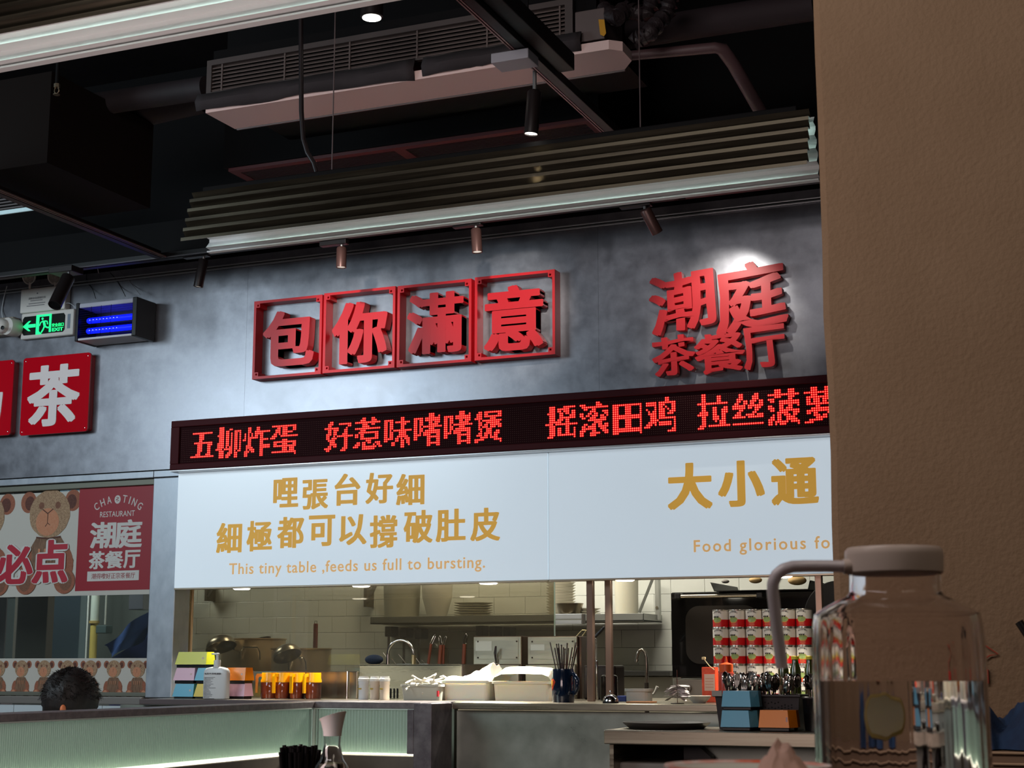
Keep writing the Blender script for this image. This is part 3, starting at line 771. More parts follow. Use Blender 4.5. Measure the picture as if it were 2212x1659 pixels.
for i, (pts, lab) in enumerate((([at(1290, 15, Y=5.1), at(1330, 40, Y=5.0), at(1350, 20, Y=5.1), at(1395, 30, Y=5.1), at(1420, -20, Y=5.1)], 'wrinkled black hose looping above the end of the air conditioner'), ([at(1370, 92, Y=5.0), at(1400, 75, Y=5.0), at(1440, 30, Y=5.1), at(1452, -20, Y=5.1)], 'crumpled dark hose rising to the top edge near the drain pipe'))):
    mb = MB(); P = [];  # resample with wrinkles
    for k in range(len(pts)-1):
        for j in range(10): P.append(pts[k].lerp(pts[k+1], j/10)+Vector((0, 0, .004*math.sin(j*2+k))))
    mb.tube(P, [.028+.006*math.sin(q*1.9) for q in range(len(P))], 12)
    tag(mb.build('wrapped_hose', mat('black_wrap', (40, 32, 34), .5, bump=(40, .8, .01))), lab, 'hose')
# dark duct boxes upper left
x0, x1, z0, z1 = R(-60, 300, 105, 435, 6.0)
tag(MB().box(at(-60, 300, Y=4.9).x, at(104, 300, Y=4.9).x, 4.9, 5.6, 3.06, 3.45).build('duct_box', mat('brown_black_duct', (18, 13, 11), .85, spec=.1)), 'square brownish black duct box at the left photo edge', 'duct')
fg = thing('far_ceiling_lamp', 'small piece of grilled lamp with pale edge at the left photo edge', 'ceiling lamp', (-6, 6.0, 3.1))
a0, a1 = at(-60, 470, Y=5.9), at(92, 462, Y=5.9)
for i in range(6):
    MB().box(a0.x-.3, a1.x-.02*i, 5.9, 5.905, a0.z+.02+i*.016, a0.z+.027+i*.016).build('slat', mat('far_slat', (90, 84, 84), .5), fg)
MB().box(a0.x-.3, a1.x, 5.89, 5.9, a0.z-.008, a0.z+.012, b=.002).build('pale_edge', mat('pale_edge', (190, 215, 220), .4, em=(170, 200, 205), es=.25), fg)
# hanging rod from upper track
pipe('hanging_rod', 'thin rod dropping to the track beside the glowing spotlight', 'rod', [Vector((ad.x, ad.y, 3.1)), Vector((ad.x, ad.y, 4.2))], .004, BLACK, 8)

# ================================================================ DEVICES ON LEFT WALL
CR = mat('cream_plastic', (208, 204, 198), .4)
# emergency twin lamp
eb = thing('emergency_light', 'white twin-head emergency light box above the green exit sign', 'emergency light', tuple(at(95, 670, Y=YW-.03)))
x0, x1, z0, z1 = R(44, 620, 140, 672, YW-.05)
MB().box(x0, x1, YW-.05, YW-.001, z0, z1, b=.006).build('housing', CR, eb)
for i, (cx, cy) in enumerate(((63, 597), (118, 597))):
    p = at(cx, cy, Y=YW-.05)
    Mx = Matrix.Translation(p) @ Matrix.Rotation(math.radians(102), 4, 'X')
    h = MB().lathe([(.012, -.03), (.034, -.018), (.043, 0), (.045, .004), (.043, .006), (.038, .004)], (0, 0, 0), 26).xform(Mx).build('lamp_head', CR, eb)
    MB().lathe([(.0001, .001), (.016, .0), (.038, .004)], (0, 0, 0), 26).xform(Mx).build('reflector', mat('faceted_reflector', (190, 180, 170), .1, 1, bump=(220, 1, .01)), h)
    MB().cyl((p.x, p.y+.01, z1-.001), (p.x, p.y+.01, p.z-.03), .007, n=10).build('neck', CR, eb)
px0, px1, pz0, pz1 = R(62, 641, 99, 646, YW-.05)
PR = mat('print_grey', (120, 118, 120), .6)
put_glyph(MB(), '消防应急照明灯具', px0, px1, pz0, pz1, YW-.0515, .001, .0).build('print', PR, eb)
for r, (a_, b_, c_) in enumerate(((66, 92, 649), (62, 98, 655), (58, 96, 660))):
    q0, q1, s0, s1 = R(a_, c_-1, b_, c_+.6, YW-.05); MB().box(q0, q1, YW-.0512, YW-.0501, s0, s1).build('print_line', PR, eb)
q0, q1, s0, s1 = R(77, 630, 85, 637, YW-.05); MB().ell((q0+q1)/2, (s0+s1)/2, .005, .004, YW-.0512, YW-.0501).build('print_mark', PR, eb)
# exit sign
YE = YW-.035
ex = thing('exit_sign', 'green lit running-man exit sign with left arrow', 'exit sign', tuple(at(100, 730, Y=YE)))
x0, x1, z0, z1 = R(45, 672, 158, 728, YE)
MB().box(x0, x1, YE, YW-.001, z0, z1, b=.008).build('housing', CR, ex)
W_, H_ = x1-x0, z1-z0
gx = lambda u: x0+W_*u
gz = lambda v: z0+H_*v
u0, u1, v0, v1 = .04, .845, .14, .86
c = .03
MB().prism([(gx(u0+c), gz(v0)), (gx(u1-c), gz(v0)), (gx(u1), gz(v0+.09)), (gx(u1), gz(v1-.09)), (gx(u1-c), gz(v1)), (gx(u0+c), gz(v1)), (gx(u0), gz(v1-.09)), (gx(u0), gz(v0+.09))], YE-.0015, YE+.001).build('dark_face', mat('exit_black', (4, 14, 8), .3), ex)
EG = mat('exit_green_lit', (20, 235, 140), .5, em=(30, 238, 140), es=.95)
y0_, y1_ = YE-.003, YE-.0016
gp = MB()
gp.prism([(gx(.045), gz(.48)), (gx(.16), gz(.68)), (gx(.20), gz(.68)), (gx(.14), gz(.55)), (gx(.29), gz(.55)), (gx(.29), gz(.42)), (gx(.14), gz(.42)), (gx(.20), gz(.29)), (gx(.16), gz(.29))], y0_, y1_).build('arrow', EG, ex)
dm = MB(); dm.box(gx(.30), gx(.59), y0_, y1_, gz(.80), gz(.88)).box(gx(.30), gx(.36), y0_, y1_, gz(.13), gz(.80)).box(gx(.55), gx(.59), y0_, y1_, gz(.18), gz(.80)).prism([(gx(.36), gz(.13)), (gx(.42), gz(.13)), (gx(.36), gz(.25))], y0_, y1_)
dm.build('door_pictogram', EG, ex)
rm = MB(); S = lambda u, v: Vector((gx(u), (y0_+y1_)/2, gz(v)))
rm.ell(gx(.42), gz(.72), .0068, .0068, y0_, y1_)
def limb(pts, r):
    for a_, b_ in zip(pts, pts[1:]):
        dv = (b_-a_); nrm = Vector((-dv.z, 0, dv.x)).normalized()*r
        rm.prism([((a_+nrm).x, (a_+nrm).z), ((b_+nrm).x, (b_+nrm).z), ((b_-nrm).x, (b_-nrm).z), ((a_-nrm).x, (a_-nrm).z)], y0_, y1_)
        rm.ell(b_.x, b_.z, r, r, y0_, y1_, n=10)
limb([S(.445, .62), S(.47, .42)], .0075); limb([S(.44, .64), S(.39, .58), S(.37, .47)], .003); limb([S(.46, .63), S(.51, .60), S(.52, .50)], .003)
limb([S(.46, .42), S(.44, .30), S(.41, .20)], .004); limb([S(.475, .42), S(.52, .36), S(.575, .36)], .004)
rm.build('running_man', EG, ex)
put_glyph(MB(), '安全出口', gx(.605), gx(.825), gz(.36), gz(.50), y0_, .0012, .012).build('characters', EG, ex)
put_glyph(MB(), 'EXIT', gx(.61), gx(.82), gz(.19), gz(.32), y0_, .0012, .03).build('exit_text', EG, ex)
MB().box(gx(.89), gx(.945), YE-.001, YE+.001, gz(.25), gz(.80)).build('indicator_strip', mat('indicator', (120, 132, 146), .4), ex)
# insect killer
YK = 6.52
ik = thing('insect_killer_lamp', 'blue glowing insect killer lamp mounted right of the exit sign', 'insect killer', tuple(at(230, 740, Y=YK)))
x0, x1, z0, z1 = R(166, 650, 290, 730, YK)
MB().box(x0-.006, x0+.012, YK-.005, YW-.01, z0-.004, z1+.004, b=.004).build('side_cap', BLACKP, ik)
MB().box(x1-.012, x1+.016, YK-.005, YW-.01, z0-.004, z1+.004, b=.004).build('side_cap', BLACKP, ik)
MB().box(x0+.012, x1-.012, YK, YW-.02, z1-.024, z1, b=.004).build('top_cover', mat('cover_lilac_white', (176, 176, 190), .4), ik)
MB().box(x0+.012, x1-.012, YK, YW-.02, z0, z0+.012, b=.003).build('bottom_tray', mat('tray_white', (206, 206, 212), .4), ik)
MB().box(x0+.012, x1-.012, YW-.022, YW-.02, z0, z1).build('back_reflector', mat('blue_dark_back', (22, 20, 40), .5), ik)
UVT = mat('uv_tube', (20, 40, 255), .4, em=(6, 22, 255), es=1.5)
for zz in (z0+.055, z0+.11):
    tb = MB().cyl((x0+.05, YK+.04, zz), (x1-.02, YK+.04, zz), .0155, n=16).ball((x0+.05, YK+.04, zz), .0155).build('uv_tube', UVT, ik)
    db = MB()
    for k in range(9): db.ball((x0+.065+k*.0215, YK+.0235, zz), .0018, 8, 6)
    db.build('led_points', mat('uv_led_point', (210, 225, 255), .4, em=(200, 220, 255), es=2), tb)
for k in range(14):
    z = z0+.018+k*(z1-z0-.044)/13
    MB().cyl((x0+.012, YK+.004, z), (x1-.012, YK+.004, z), .0007, n=5).build('grid_wire', mat('grid_wire', (60, 56, 110), .4, .6), ik)
for k in range(3):
    x = x0+.09+k*.062
    MB().cyl((x, YK+.001, z0+.012), (x, YK+.001, z1-.02), .0012, n=5).build('guard_bar', BLACK, ik)
# camera
pc = at(14, 706, Y=6.6)
cm = thing('security_camera', 'cream dome security camera cut by the left photo edge', 'security camera', tuple(pc))
MB().lathe([(.0001, -.03), (.045, -.03), (.05, -.02), (.05, .03), (.047, .045), (.0001, .046)], (0, 0, 0), 30).xform(Matrix.Translation(pc+Vector((.02, .03, 0))) @ Matrix.Rotation(math.radians(90), 4, 'X') @ Matrix.Rotation(math.radians(-8), 4, 'Y')).build('mount', CR, cm)
bl = MB().ball(pc+Vector((-.01, -.025, 0)), .04, 24, 16).build('ball', CR, cm)
MB().lathe([(.0001, 0), (.011, 0), (.011, .004), (.0001, .005)], (0, 0, 0), 18).xform(Matrix.Translation(at(6, 708, Y=6.535)) @ Matrix.Rotation(math.radians(90), 4, 'X')).build('lens', BLACKP, bl)
tag(MB().box(at(-20, 700, Y=YW).x, at(44, 700, Y=YW).x, YW-.06, YW-.001, at(20, 728, Y=YW).z, at(20, 690, Y=YW).z, b=.01).build('camera_bracket', mat('cream_side', (150, 140, 130), .5)), 'darker cream bracket between the security camera and exit sign', 'bracket')
# cables
def cable(label, pts, r, m):
    P = [Vector(p) for p in pts]; Q = []
    for i in range(len(P)-1):
        p0, p1, p2, p3 = P[max(i-1, 0)], P[i], P[i+1], P[min(i+2, len(P)-1)]
        for j in range(8):
            t = j/8; Q.append(.5*((2*p1)+(p2-p0)*t+(2*p0-5*p1+4*p2-p3)*t*t+(3*p1-p0-3*p2+p3)*t**3))
    Q.append(P[-1]); tag(MB().tube(Q, r, 6).build('cable', m), label, 'cable')
CW = mat('grey_cable', (132, 132, 136), .5)
y = YW-.01
cable('white cable dropping to the security camera', [at(15, 618, Y=y), at(8, 645, Y=y), at(4, 670, Y=y), at(6, 688, Y=6.66)], .0028, mat('white_cable', (190, 196, 200), .5))
cable('grey cable looping behind the tilted black spotlight', [at(150, 600, Y=6.25), at(165, 580, Y=6.25), at(192, 567, Y=6.25), at(208, 575, Y=6.25), at(213, 590, Y=6.28)], .0022, CW)
cable('thin black cable hanging to the left of the insect killer top', [at(187, 592, Y=y), at(188, 608, Y=y), at(200, 625, Y=y), at(207, 645, Y=6.6)], .0016, BLACKP)
cable('thin black cable hanging to the middle of the insect killer top', [at(238, 589, Y=y), at(250, 603, Y=y), at(262, 622, Y=y), at(271, 640, Y=6.6)], .0018, BLACKP)
cable('thin grey cable hanging to the right end of the insect killer', [at(257, 585, Y=y), at(272, 600, Y=y), at(288, 618, Y=y), at(303, 637, Y=6.6)], .0014, CW)
cable('short cable between emergency light and insect killer', [at(138, 656, Y=6.66), at(150, 655, Y=6.64), at(163, 664, Y=6.62)], .0014, mat('white_cable', (190, 196, 200), .5))
# track spots light on the signs
def aim(px, py): return at(px, py, Y=YW)
spot('spot_framed_signs', (-3.25, 5.2, 3.02), aim(765, 735), 66, (1, .93, .84), 30, .8, .02)
spot('spot_framed_signs_right', (-2.42, 5.2, 3.02), aim(1085, 690), 66, (1, .93, .84), 30, .8, .02)
spot('spot_shop_name', (-1.78, 6.05, 3.0), aim(1565, 720), 22, (1, .95, .86), 60, .8, .02)
spot('spot_crossing_track', (tq.x, tq.y, 2.62), (tq.x, tq.y+.1, 0), 30, (1, .95, .88), 50, .6, .02)
# ================================================================ POSTERS ON THE LEFT WINDOW
YQ = YW+.038
PAPER = mat('poster_paper', (196, 192, 182), .5)
PRED = mat('poster_red', (150, 30, 42), .45)
FUR = mat('print_fur', (132, 102, 78), .7, nz=220, rgb2=(186, 156, 122)); FURD = mat('print_fur_dark', (112, 74, 56), .7, nz=160, rgb2=(132, 92, 72))
EAR = mat('print_ear', (140, 84, 62), .7, nz=120, rgb2=(158, 100, 76)); EARD = mat('print_ear_inner', (84, 50, 42), .7, nz=100, rgb2=(104, 64, 52))
MUZ = mat('print_muzzle', (190, 126, 92), .7, nz=150, rgb2=(196, 140, 108)); SWT = mat('print_sweater', (104, 78, 60), .7, nz=(200, 200, 30), rgb2=(140, 108, 84)); LNE = mat('print_line', (88, 54, 42), .7)
BM = [FUR, FURD, EAR, EARD, MUZ, SWT, LNE]
def bear(parent, px0, px1, py0, py1, Y, fine=True):
    x0, x1, z0, z1 = R(px0, py0, px1, py1, Y); W = x1-x0; H = z1-z0
    X = lambda u: x0+W*u
    Z = lambda v: z0+H*v
    mb = MB(); L = [Y]
    def e(u, v, ru, rv, mi, n=24, rot=0, jag=0):
        L[0] -= .00025; mb.ell(X(u), Z(v), ru*W, rv*H, L[0], L[0]+.0002, mi, n, rot, jag)
    def pp(P, mi):
        L[0] -= .00025; mb.prism([(X(a), Z(b)) for a, b in P], L[0], L[0]+.0002, mi)
    e(.14, .88, .13, .105, 2); e(.87, .88, .13, .105, 2); e(.16, .87, .08, .07, 3); e(.85, .87, .08, .07, 3)
    pp([(.30, .53), (.18, .40), (.06, .28), (.08, .18), (.25, .10), (.75, .10), (.90, .18), (.93, .30), (.82, .42), (.70, .53)], 5)
    e(.14, .30, .085, .14, 2, rot=-.25); e(.83, .30, .085, .14, 2, rot=.25)
    e(.5, .76, .335, .235, 0, 40, jag=.015 if fine else 0); e(.36, .84, .045, .035, 1); e(.63, .84, .045, .035, 1)
    e(.47, .68, .19, .135, 4)
    pp([(.465, .76), (.48, .76), (.478, .67), (.468, .67)], 6)
    if fine:
        pp([(.38, .80), (.47, .755), (.56, .80), (.555, .81), (.47, .768), (.385, .81)], 6)
        pp([(.44, .63), (.475, .665), (.52, .645), (.52, .65), (.475, .675), (.435, .64)], 6)
        pp([(.3, .525), (.5, .51), (.7, .525), (.7, .54), (.5, .525), (.3, .54)], 6)
        for k in range(4): pp([(.34+.1*k, .42), (.38+.1*k, .42), (.37+.1*k, .30), (.35+.1*k, .30)], 4)
    else:
        for k in range(4): pp([(.34+.09*k, .44), (.37+.09*k, .44), (.37+.09*k, .34), (.35+.09*k, .34)], 4)
    e(.17, .10, .17, .12, 2); e(.80, .10, .17, .12, 2); e(.15, .10, .10, .09, 1 if fine else 4); e(.82, .10, .10, .09, 1 if fine else 4)
    return mb.build('printed_bear', BM, parent)
po = thing('window_poster', 'large poster with brown toy bears and red restaurant panel on the left window', 'poster', tuple(at(160, 1280, Y=YQ)))
zt = 1.965; zb_ = at(160, 1287, Y=YQ).z
MB().box(-7.5, XC0-.006, YQ, YQ+.004, zb_, zt).build('sheet', PAPER, po)
bear(po, 40, 171, 1057, 1279, YQ-.0001); bear(po, -98, 28, 1066, 1284, YQ-.0001)
x0, x1, z0, z1 = R(167.5, 1050, 333, 1275, YQ)
x1 = XC0-.006
MB().box(x0, x1, YQ-.0008, YQ-.0001, z0, z1).build('red_panel', PRED, po)
PW = mat('poster_white', (206, 204, 198), .5)
YR = YQ-.0012
def zr(a, b, c, d): return (a/5.53, 980+b/5.53, c/5.53, 980+d/5.53)
for ch, bx in (('潮', (1075, 815, 1385, 1130)), ('庭', (1370, 785, 1700, 1125)), ('茶', (1060, 1165, 1250, 1380)), ('餐', (1250, 1160, 1475, 1370)), ('厅', (1475, 1150, 1675, 1365))):
    GP(ch, zr(*bx), YR, .0006, 'character', PW, po, off=.03)
# arched name
cx, cz = (x0+x1)/2, at(254, 1143, Y=YQ).z; Rr = at(254, 1082, Y=YQ).z-cz
for ch, ang in zip('CHA', (131, 118, 105.5)):
    mb = put_glyph(MB(), ch, -.0135, .0135, 0, .039, 0, .0006, .006); mb.xform(Matrix.Translation((cx+Rr*1.26*math.cos(math.radians(ang)), YR, cz+Rr*math.sin(math.radians(ang))*.95)) @ Matrix.Rotation(math.radians(90-ang)*.75, 4, 'Y')); mb.build('letter', PW, po)
for ch, ang in zip('TING', (77, 67.5, 58, 45)):
    wd = .006 if ch == 'I' else .0115
    mb = put_glyph(MB(), ch, -wd/2 if ch == 'I' else -wd*1.17, wd/2 if ch == 'I' else wd*1.17, 0, .039, 0, .0006, .006); mb.xform(Matrix.Translation((cx+Rr*1.26*math.cos(math.radians(ang)), YR, cz+Rr*math.sin(math.radians(ang))*.95)) @ Matrix.Rotation(math.radians(90-ang)*.75, 4, 'Y')); mb.build('letter', PW, po)
o_ = MB().ell(cx, cz+Rr*1.05, .019, .022, YR, YR+.0006, 0, 30).build('round_emblem', PW, po)
em = MB()
for P in (((-.010, -.006), (-.002, .004), (.008, .010)), ((-.008, .010), (0, .012), (.006, .004)), ((-.004, -.012), (.004, -.004), (.010, -.008)), ((-.011, .002), (-.004, -.002), (.002, .0))):
    em.tube([Vector((cx+a, YR-.0003, cz+Rr*1.05+b)) for a, b in P], .0013, 5)
em.build('emblem_mark', PRED, o_)
GP('RESTAURANT', zr(1195, 685, 1610, 752), YR, .0006, 'restaurant_line', PW, po, off=.004)
lx0, lx1, lz0, lz1 = R(*zr(1042, 1400, 1658, 1518), YR)
MB().box(lx0, lx1, YR, YR+.0006, lz0, lz1).build('slogan_plate', PW, po)
GP('潮得嚟好正宗茶餐厅', zr(1092, 1425, 1612, 1492), YR-.0008, .0006, 'slogan', PRED, po, off=.0)
PINKR = mat('poster_crimson', (176, 40, 58), .45)
for ch, bx in (('必', (-8, 1176, 72, 1262)), ('点', (70, 1166, 148, 1260))):
    x0_, x1_, z0_, z1_ = R(*bx, YQ-.007)
    put_glyph(MB(), ch, x0_-.006, x1_+.006, z0_-.006, z1_+.006, YQ-.0075, .0006, .075).build('character_outline', PW, po)
    put_glyph(MB(), ch, x0_, x1_, z0_, z1_, YQ-.0085, .0006, .032).build('character', PINKR, po)
ps = thing('window_poster', 'narrow poster strip with a row of small printed bears under the window glass', 'poster', tuple(at(160, 1508, Y=YQ)))
MB().box(-7.5, XC0-.006, YQ, YQ+.004, .926, at(160, 1422, Y=YQ).z).build('sheet', PAPER, ps)
for c_, w_ in ((-4, 42), (46, 42), (95, 43), (145, 44), (194.5, 45), (245.5, 46), (297, 47)):
    bear(ps, c_-w_/2, c_+w_/2, 1426, 1504+c_*.008, YQ-.0001, False)
# room behind the left window
BLUEW = mat('pale_blue_panel', (124, 146, 164), .5)
x0, x1 = at(103, 1350, Y=7.6).x, at(172, 1350, Y=7.6).x
tag(MB().box(x0, x1, 7.6, 7.66, 0, 2.2, b=.004).build('blue_partition', BLUEW), 'upright pale blue panel seen through the left window', 'panel')
x0, x1 = at(36, 1350, Y=7.3).x, at(101, 1350, Y=7.3).x
tag(MB().box(x0, x1, 7.3, 7.36, 0, 2.2, b=.004).build('dark_partition', mat('dark_brown_panel', (84, 78, 74), .6)), 'upright dark panel seen through the left window', 'panel')
x0, x1 = at(-30, 1350, Y=7.4).x, at(12, 1350, Y=7.4).x
tag(MB().box(x0, x1, 7.4, 7.5, 0, 2.2, b=.004).build('grey_partition', mat('mauve_grey_panel', (110, 104, 110), .6)), 'mauve grey panel at the far left behind the window', 'partition')
yp = at(202, 1380, Y=8.5)
gas = thing('yellow_gas_pipe', 'vertical pipe, white above and yellow below, on the tiled wall behind the left window', 'pipe', (yp.x, 8.5, .6))
zz = at(202, 1345, Y=8.5).z
MB().cyl((yp.x, 8.5, 0), (yp.x, 8.5, zz), .024, n=18).build('yellow_pipe', mat('pipe_yellow', (206, 180, 96), .5), gas)
MB().cyl((yp.x, 8.5, zz), (yp.x, 8.5, 2.2), .027, n=18).build('white_sleeve', mat('pipe_white', (206, 212, 200), .5), gas)
MB().cyl((yp.x, 8.5, zz-.005), (yp.x, 8.5, zz+.012), .034, n=18).build('collar', mat('pipe_collar', (180, 150, 90), .5), gas)
x0, x1, z0, z1 = R(211, 1351, 233, 1368, 8.45); MB().box(x0, x1, 8.43, 8.5, z0, z1, b=.004).build('valve_box', mat('valve_dark', (70, 84, 84), .5), gas)
for xx in (190, 228):
    q = at(xx, 1320, Y=8.6); tag(MB().cyl((q.x, 8.6, 0 if xx == 190 else at(0, 1352, Y=8.6).z), (q.x, 8.6, 2.2), .006, n=8).build('thin_wall_pipe', WHITE), 'thin white pipe %s of the yellow gas pipe' % ('left' if xx == 190 else 'right'), 'pipe')
TARP = mat('blue_tarp', (50, 74, 130), .5, nz=8, rgb2=(64, 92, 148))
P = [at(*p, Y=7.9) for p in ((225, 1394), (322, 1322), (322, 1372), (240, 1422))]
mb = MB(); N = 12; vs = []; fs = []
for i in range(N+1):
    for j in range(N+1):
        u, v = i/N, j/N; p = (P[0].lerp(P[1], u)).lerp(P[3].lerp(P[2], u), v)
        p.y += .03*math.sin(u*7+v*3); p.z += .008*math.sin(v*9+u*2); vs.append(p)
for i in range(N):
    for j in range(N): fs.append((i*(N+1)+j, i*(N+1)+j+1, (i+1)*(N+1)+j+1, (i+1)*(N+1)+j))
mb.add(vs, fs, 0, True)
tp = thing('blue_tarpaulin', 'slanting blue plastic sheet seen through the left window beside the steel column', 'tarpaulin', tuple(P[3]))
mb.build('slanted_sheet', TARP, tp)
P2 = [at(*p, Y=7.95) for p in ((240, 1422), (322, 1372), (322, 1430), (240, 1430))]
for p in P2[2:]: p.z = 0.0
MB().add(P2+[p+Vector((0, .02, 0)) for p in P2], [(0, 1, 2, 3), (7, 6, 5, 4), (0, 3, 7, 4), (1, 0, 4, 5), (2, 1, 5, 6), (3, 2, 6, 7)]).build('hanging_sheet', mat('blue_tarp_dark', (24, 36, 84), .5), tp)
x0, x1, z0, z1 = R(299, 1280, 330, 1318, 8.3)
tag(MB().box(x0, x1, 8.2, 8.4, z0, z1+.2, b=.004).build('wall_unit', mat('wall_unit_grey', (104, 104, 112), .4, .3)), 'grey metal unit high behind the left window near the column', 'cabinet')

# ================================================================ KITCHEN SEEN THROUGH THE HATCH
ZC = .9
def base(px, Y, z=ZC): return Vector((at(px, 1500, Y=Y).x, Y, z))
# hatch glass
x0, x1 = at(412, 1400, Y=6.9).x, at(1197, 1380, Y=6.9).x
hg = thing('hatch_glass', 'large hazy glass screen standing in the left part of the hatch', 'glass screen', ((x0+x1)/2, 7.35, .9))
x0, x1 = at(412, 1400, Y=7.35).x, at(1197, 1380, Y=7.35).x
MB().box(x0, x1, 7.35, 7.358, .905, 1.9).build('pane', HAZE, hg)
MB().box(x1, x1+.004, 7.348, 7.36, .9, 1.9, b=.001).build('edge_strip', mat('glass_edge', (170, 190, 176), .3), hg)
# soffit above hatch with downlights
struct(MB().box(-4.64, -.62, YW+.125, 6.98, 1.446, 1.47).build('trim_4', mat('soffit_white', (176, 172, 160), .5)))
DLM = mat('downlight_emitter', (255, 252, 240), .5, em=(255, 246, 226), es=12)
for i, (px_, py_) in enumerate(((522, 1270), (780, 1264), (1055, 1257), (1350, 1248), (1690, 1244))):
    q = at(px_, py_+3, Z=1.476) if False else Vector((at(px_, py_, Y=6.735).x, 6.735, 1.4375))
    t = thing('hatch_downlight', ('round downlight under the lightbox above the %s' % ('black-based paper boxes', 'white jars', 'white tub', 'counter bell', 'stacked milk cans')[i]), 'downlight', tuple(q), 'downlights under the lightboxes')
    MB().lathe([(.0001, 0), (.047, 0), (.052, .002), (.052, .0025), (.0001, .0025)], q-Vector((0, 0, .0035)), 28).build('rim', WHITE, t)
    MB().lathe([(.0001, -.009), (.036, -.0085), (.043, -.0036), (.0001, -.0036)], q, 28).build('diffuser', DLM, t)
    spot('hatch_spot', (q.x, q.y-.045, q.z-.012), (q.x, q.y-.16, .9), (20, 30, 120, 12, 34)[i], (1, .95, .84), 110, .6, .03)
# posts
PST = mat('post_steel', (150, 124, 108), .3, .75)
for (a, b, Y, top, bot, lab) in ((1267, 1281, 6.7, 1.437, .9, 'stainless post on the counter left of the bell'), (1307, 1320, 6.74, 1.437, 1.0, 'stainless post directly behind the counter bell'), (1764, 1779, 6.7, 1.437, .9, 'stainless post beside the plaster pier at the right end of the hatch')):
    x0, x1 = at(a, 1380, Y=Y).x, at(b, 1380, Y=Y).x
    tag(MB().box(x0, x1, Y, Y+.03, .9, top, b=.003).build('hatch_post', PST), lab, 'post', 'posts of the hatch')
# steel upstand behind jugs and steel box behind jars
PLT = mat('reflective_steel', (150, 142, 126), .22, .92, nz=(3, 3, 12), rgb2=(166, 158, 140), rr=(.16, .28))
x0, x1, z0, z1 = R(524, 1450, 771, 1512, 6.87)
t = thing('steel_upstand', 'low polished steel upstand reflecting the orange jugs', 'upstand', ((x0+x1)/2, 6.87, ZC))
MB().box(x0, x1, 6.87, 6.89, ZC, z1, b=.002).build('plate', PLT, t)
MB().cyl((x1-.05, 6.862, ZC), (x1-.05, 6.862, z1), .004, n=8).build('hinge_bar', CHROME, t)
x0, x1, z0, z1 = R(776, 1435, 997, 1512, 6.9)
t = thing('steel_sink_back', 'steel splash box with three dark slots behind the white jars', 'splash box', ((x0+x1)/2, 6.95, ZC))
MB().box(x0, x1, 6.9, 6.91, ZC, z1, b=.002).box(x0, x1, 6.9, 7.3, z1-.006, z1+.0).build('box_front', mat('greenish_steel', (158, 154, 130), .42, .5, nz=(2, 2, 20), rgb2=(156, 152, 132), rr=(.22, .34)), t)
MB().box(x1, x1+.005, 6.9, 7.3, ZC, z1, b=.001).build('box_side', DARKSTEEL, t)
for q in (843, 850.5, 857.5):
    a0, a1, c0, c1 = R(q-1.4, 1487, q+1.6, 1508, 6.895); MB().box(a0, a1, 6.896, 6.8999, c0, c1, b=.0015).build('slot', BLACK, t)
# back counter
tag(MB().box(-5.4, -1.9, 7.86, 8.69, .1, .82, b=.004).build('rear_worktop', STEEL), 'steel rear worktop along the tiled kitchen wall', 'worktop')
# pots and ladles
POT = mat('pot_steel', (222, 200, 170), .36, .7)
def pot(px0, px1, py, Y, hz, label, hs):
    x0, x1 = at(px0, 1400, Y=Y).x, at(px1, 1400, Y=Y).x; r = (x1-x0)/2; cx = (x0+x1)/2; zt = at((px0+px1)/2, py, Y=Y).z
    t = thing('stock_pot', label, 'pot', (cx, Y, .822), 'stock pots on the rear worktop')
    h = zt-.822
    MB().lathe([(.0001, 0), (r*.95, 0), (r, .02), (r, h-.006), (r+.008, h), (r+.008, h+.004), (r-.004, h+.002), (r-.006, .02), (.0001, .01)], (cx, Y, .822), 44).build('body', POT, t)
    ha = math.radians(hs); 
    c = Vector((cx+r*math.sin(ha), Y-r*math.cos(ha), 0)); u = Vector((math.cos(ha), math.sin(ha), 0)); nrm = Vector((math.sin(ha), -math.cos(ha), 0))
    zz = .822+h-.075; w_ = r*.28
    P = [c-u*w_+Vector((0, 0, zz-.045)), c-u*w_+nrm*.03+Vector((0, 0, zz+.0)), c-u*w_*.75+nrm*.045+Vector((0, 0, zz+.025)), c+u*w_*.75+nrm*.045+Vector((0, 0, zz+.025)), c+u*w_+nrm*.03+Vector((0, 0, zz)), c+u*w_+Vector((0, 0, zz-.045))]
    MB().tube(P, .0042, 8).build('handle', CHROME, t)
    return cx, Y, zt, r
p1 = pot(488, 607, 1381, 8.2, 0, 'large steel stock pot with bent wire handle at left', 28)
p2 = pot(596, 707, 1402, 8.05, 0, 'smaller steel stock pot right of the large one', 24)
def ladle(cxp, cyp, wpx, Y, tilt, label, hto):
    c = at(cxp, cyp, Y=Y); r = at(cxp+wpx/2, cyp, Y=Y).x-c.x
    t = thing('ladle', label, 'ladle', tuple(c), 'ladles resting on the stock pots')
    Mx = Matrix.Rotation(math.radians(tilt), 4, 'Y') @ Matrix.Rotation(math.radians(-12), 4, 'X')
    MB().ball(c, r, 28, 18, sc=(1, 1, .82), z0=0, M=Mx).lathe([(r, 0), (r*1.03, -.002), (r*.97, -.003)], c, 28, 0, Mx).build('bowl', mat('ladle_steel', (178, 170, 156), .28, .9), t)
    MB().tube([c+Vector((r*.9, .01, -.01)), Vector(hto)], .006, 8).build('handle', CHROME, t)
ladle(478, 1398, 56, 7.9, -22, 'steel ladle with its round bowl upturned on the large pot', (p1[0]+.02, p1[1], p1[2]-.12))
ladle(621, 1417, 54, 7.75, -28, 'steel ladle with its round bowl upturned on the smaller pot', (p2[0]+.02, p2[1], p2[2]-.12))
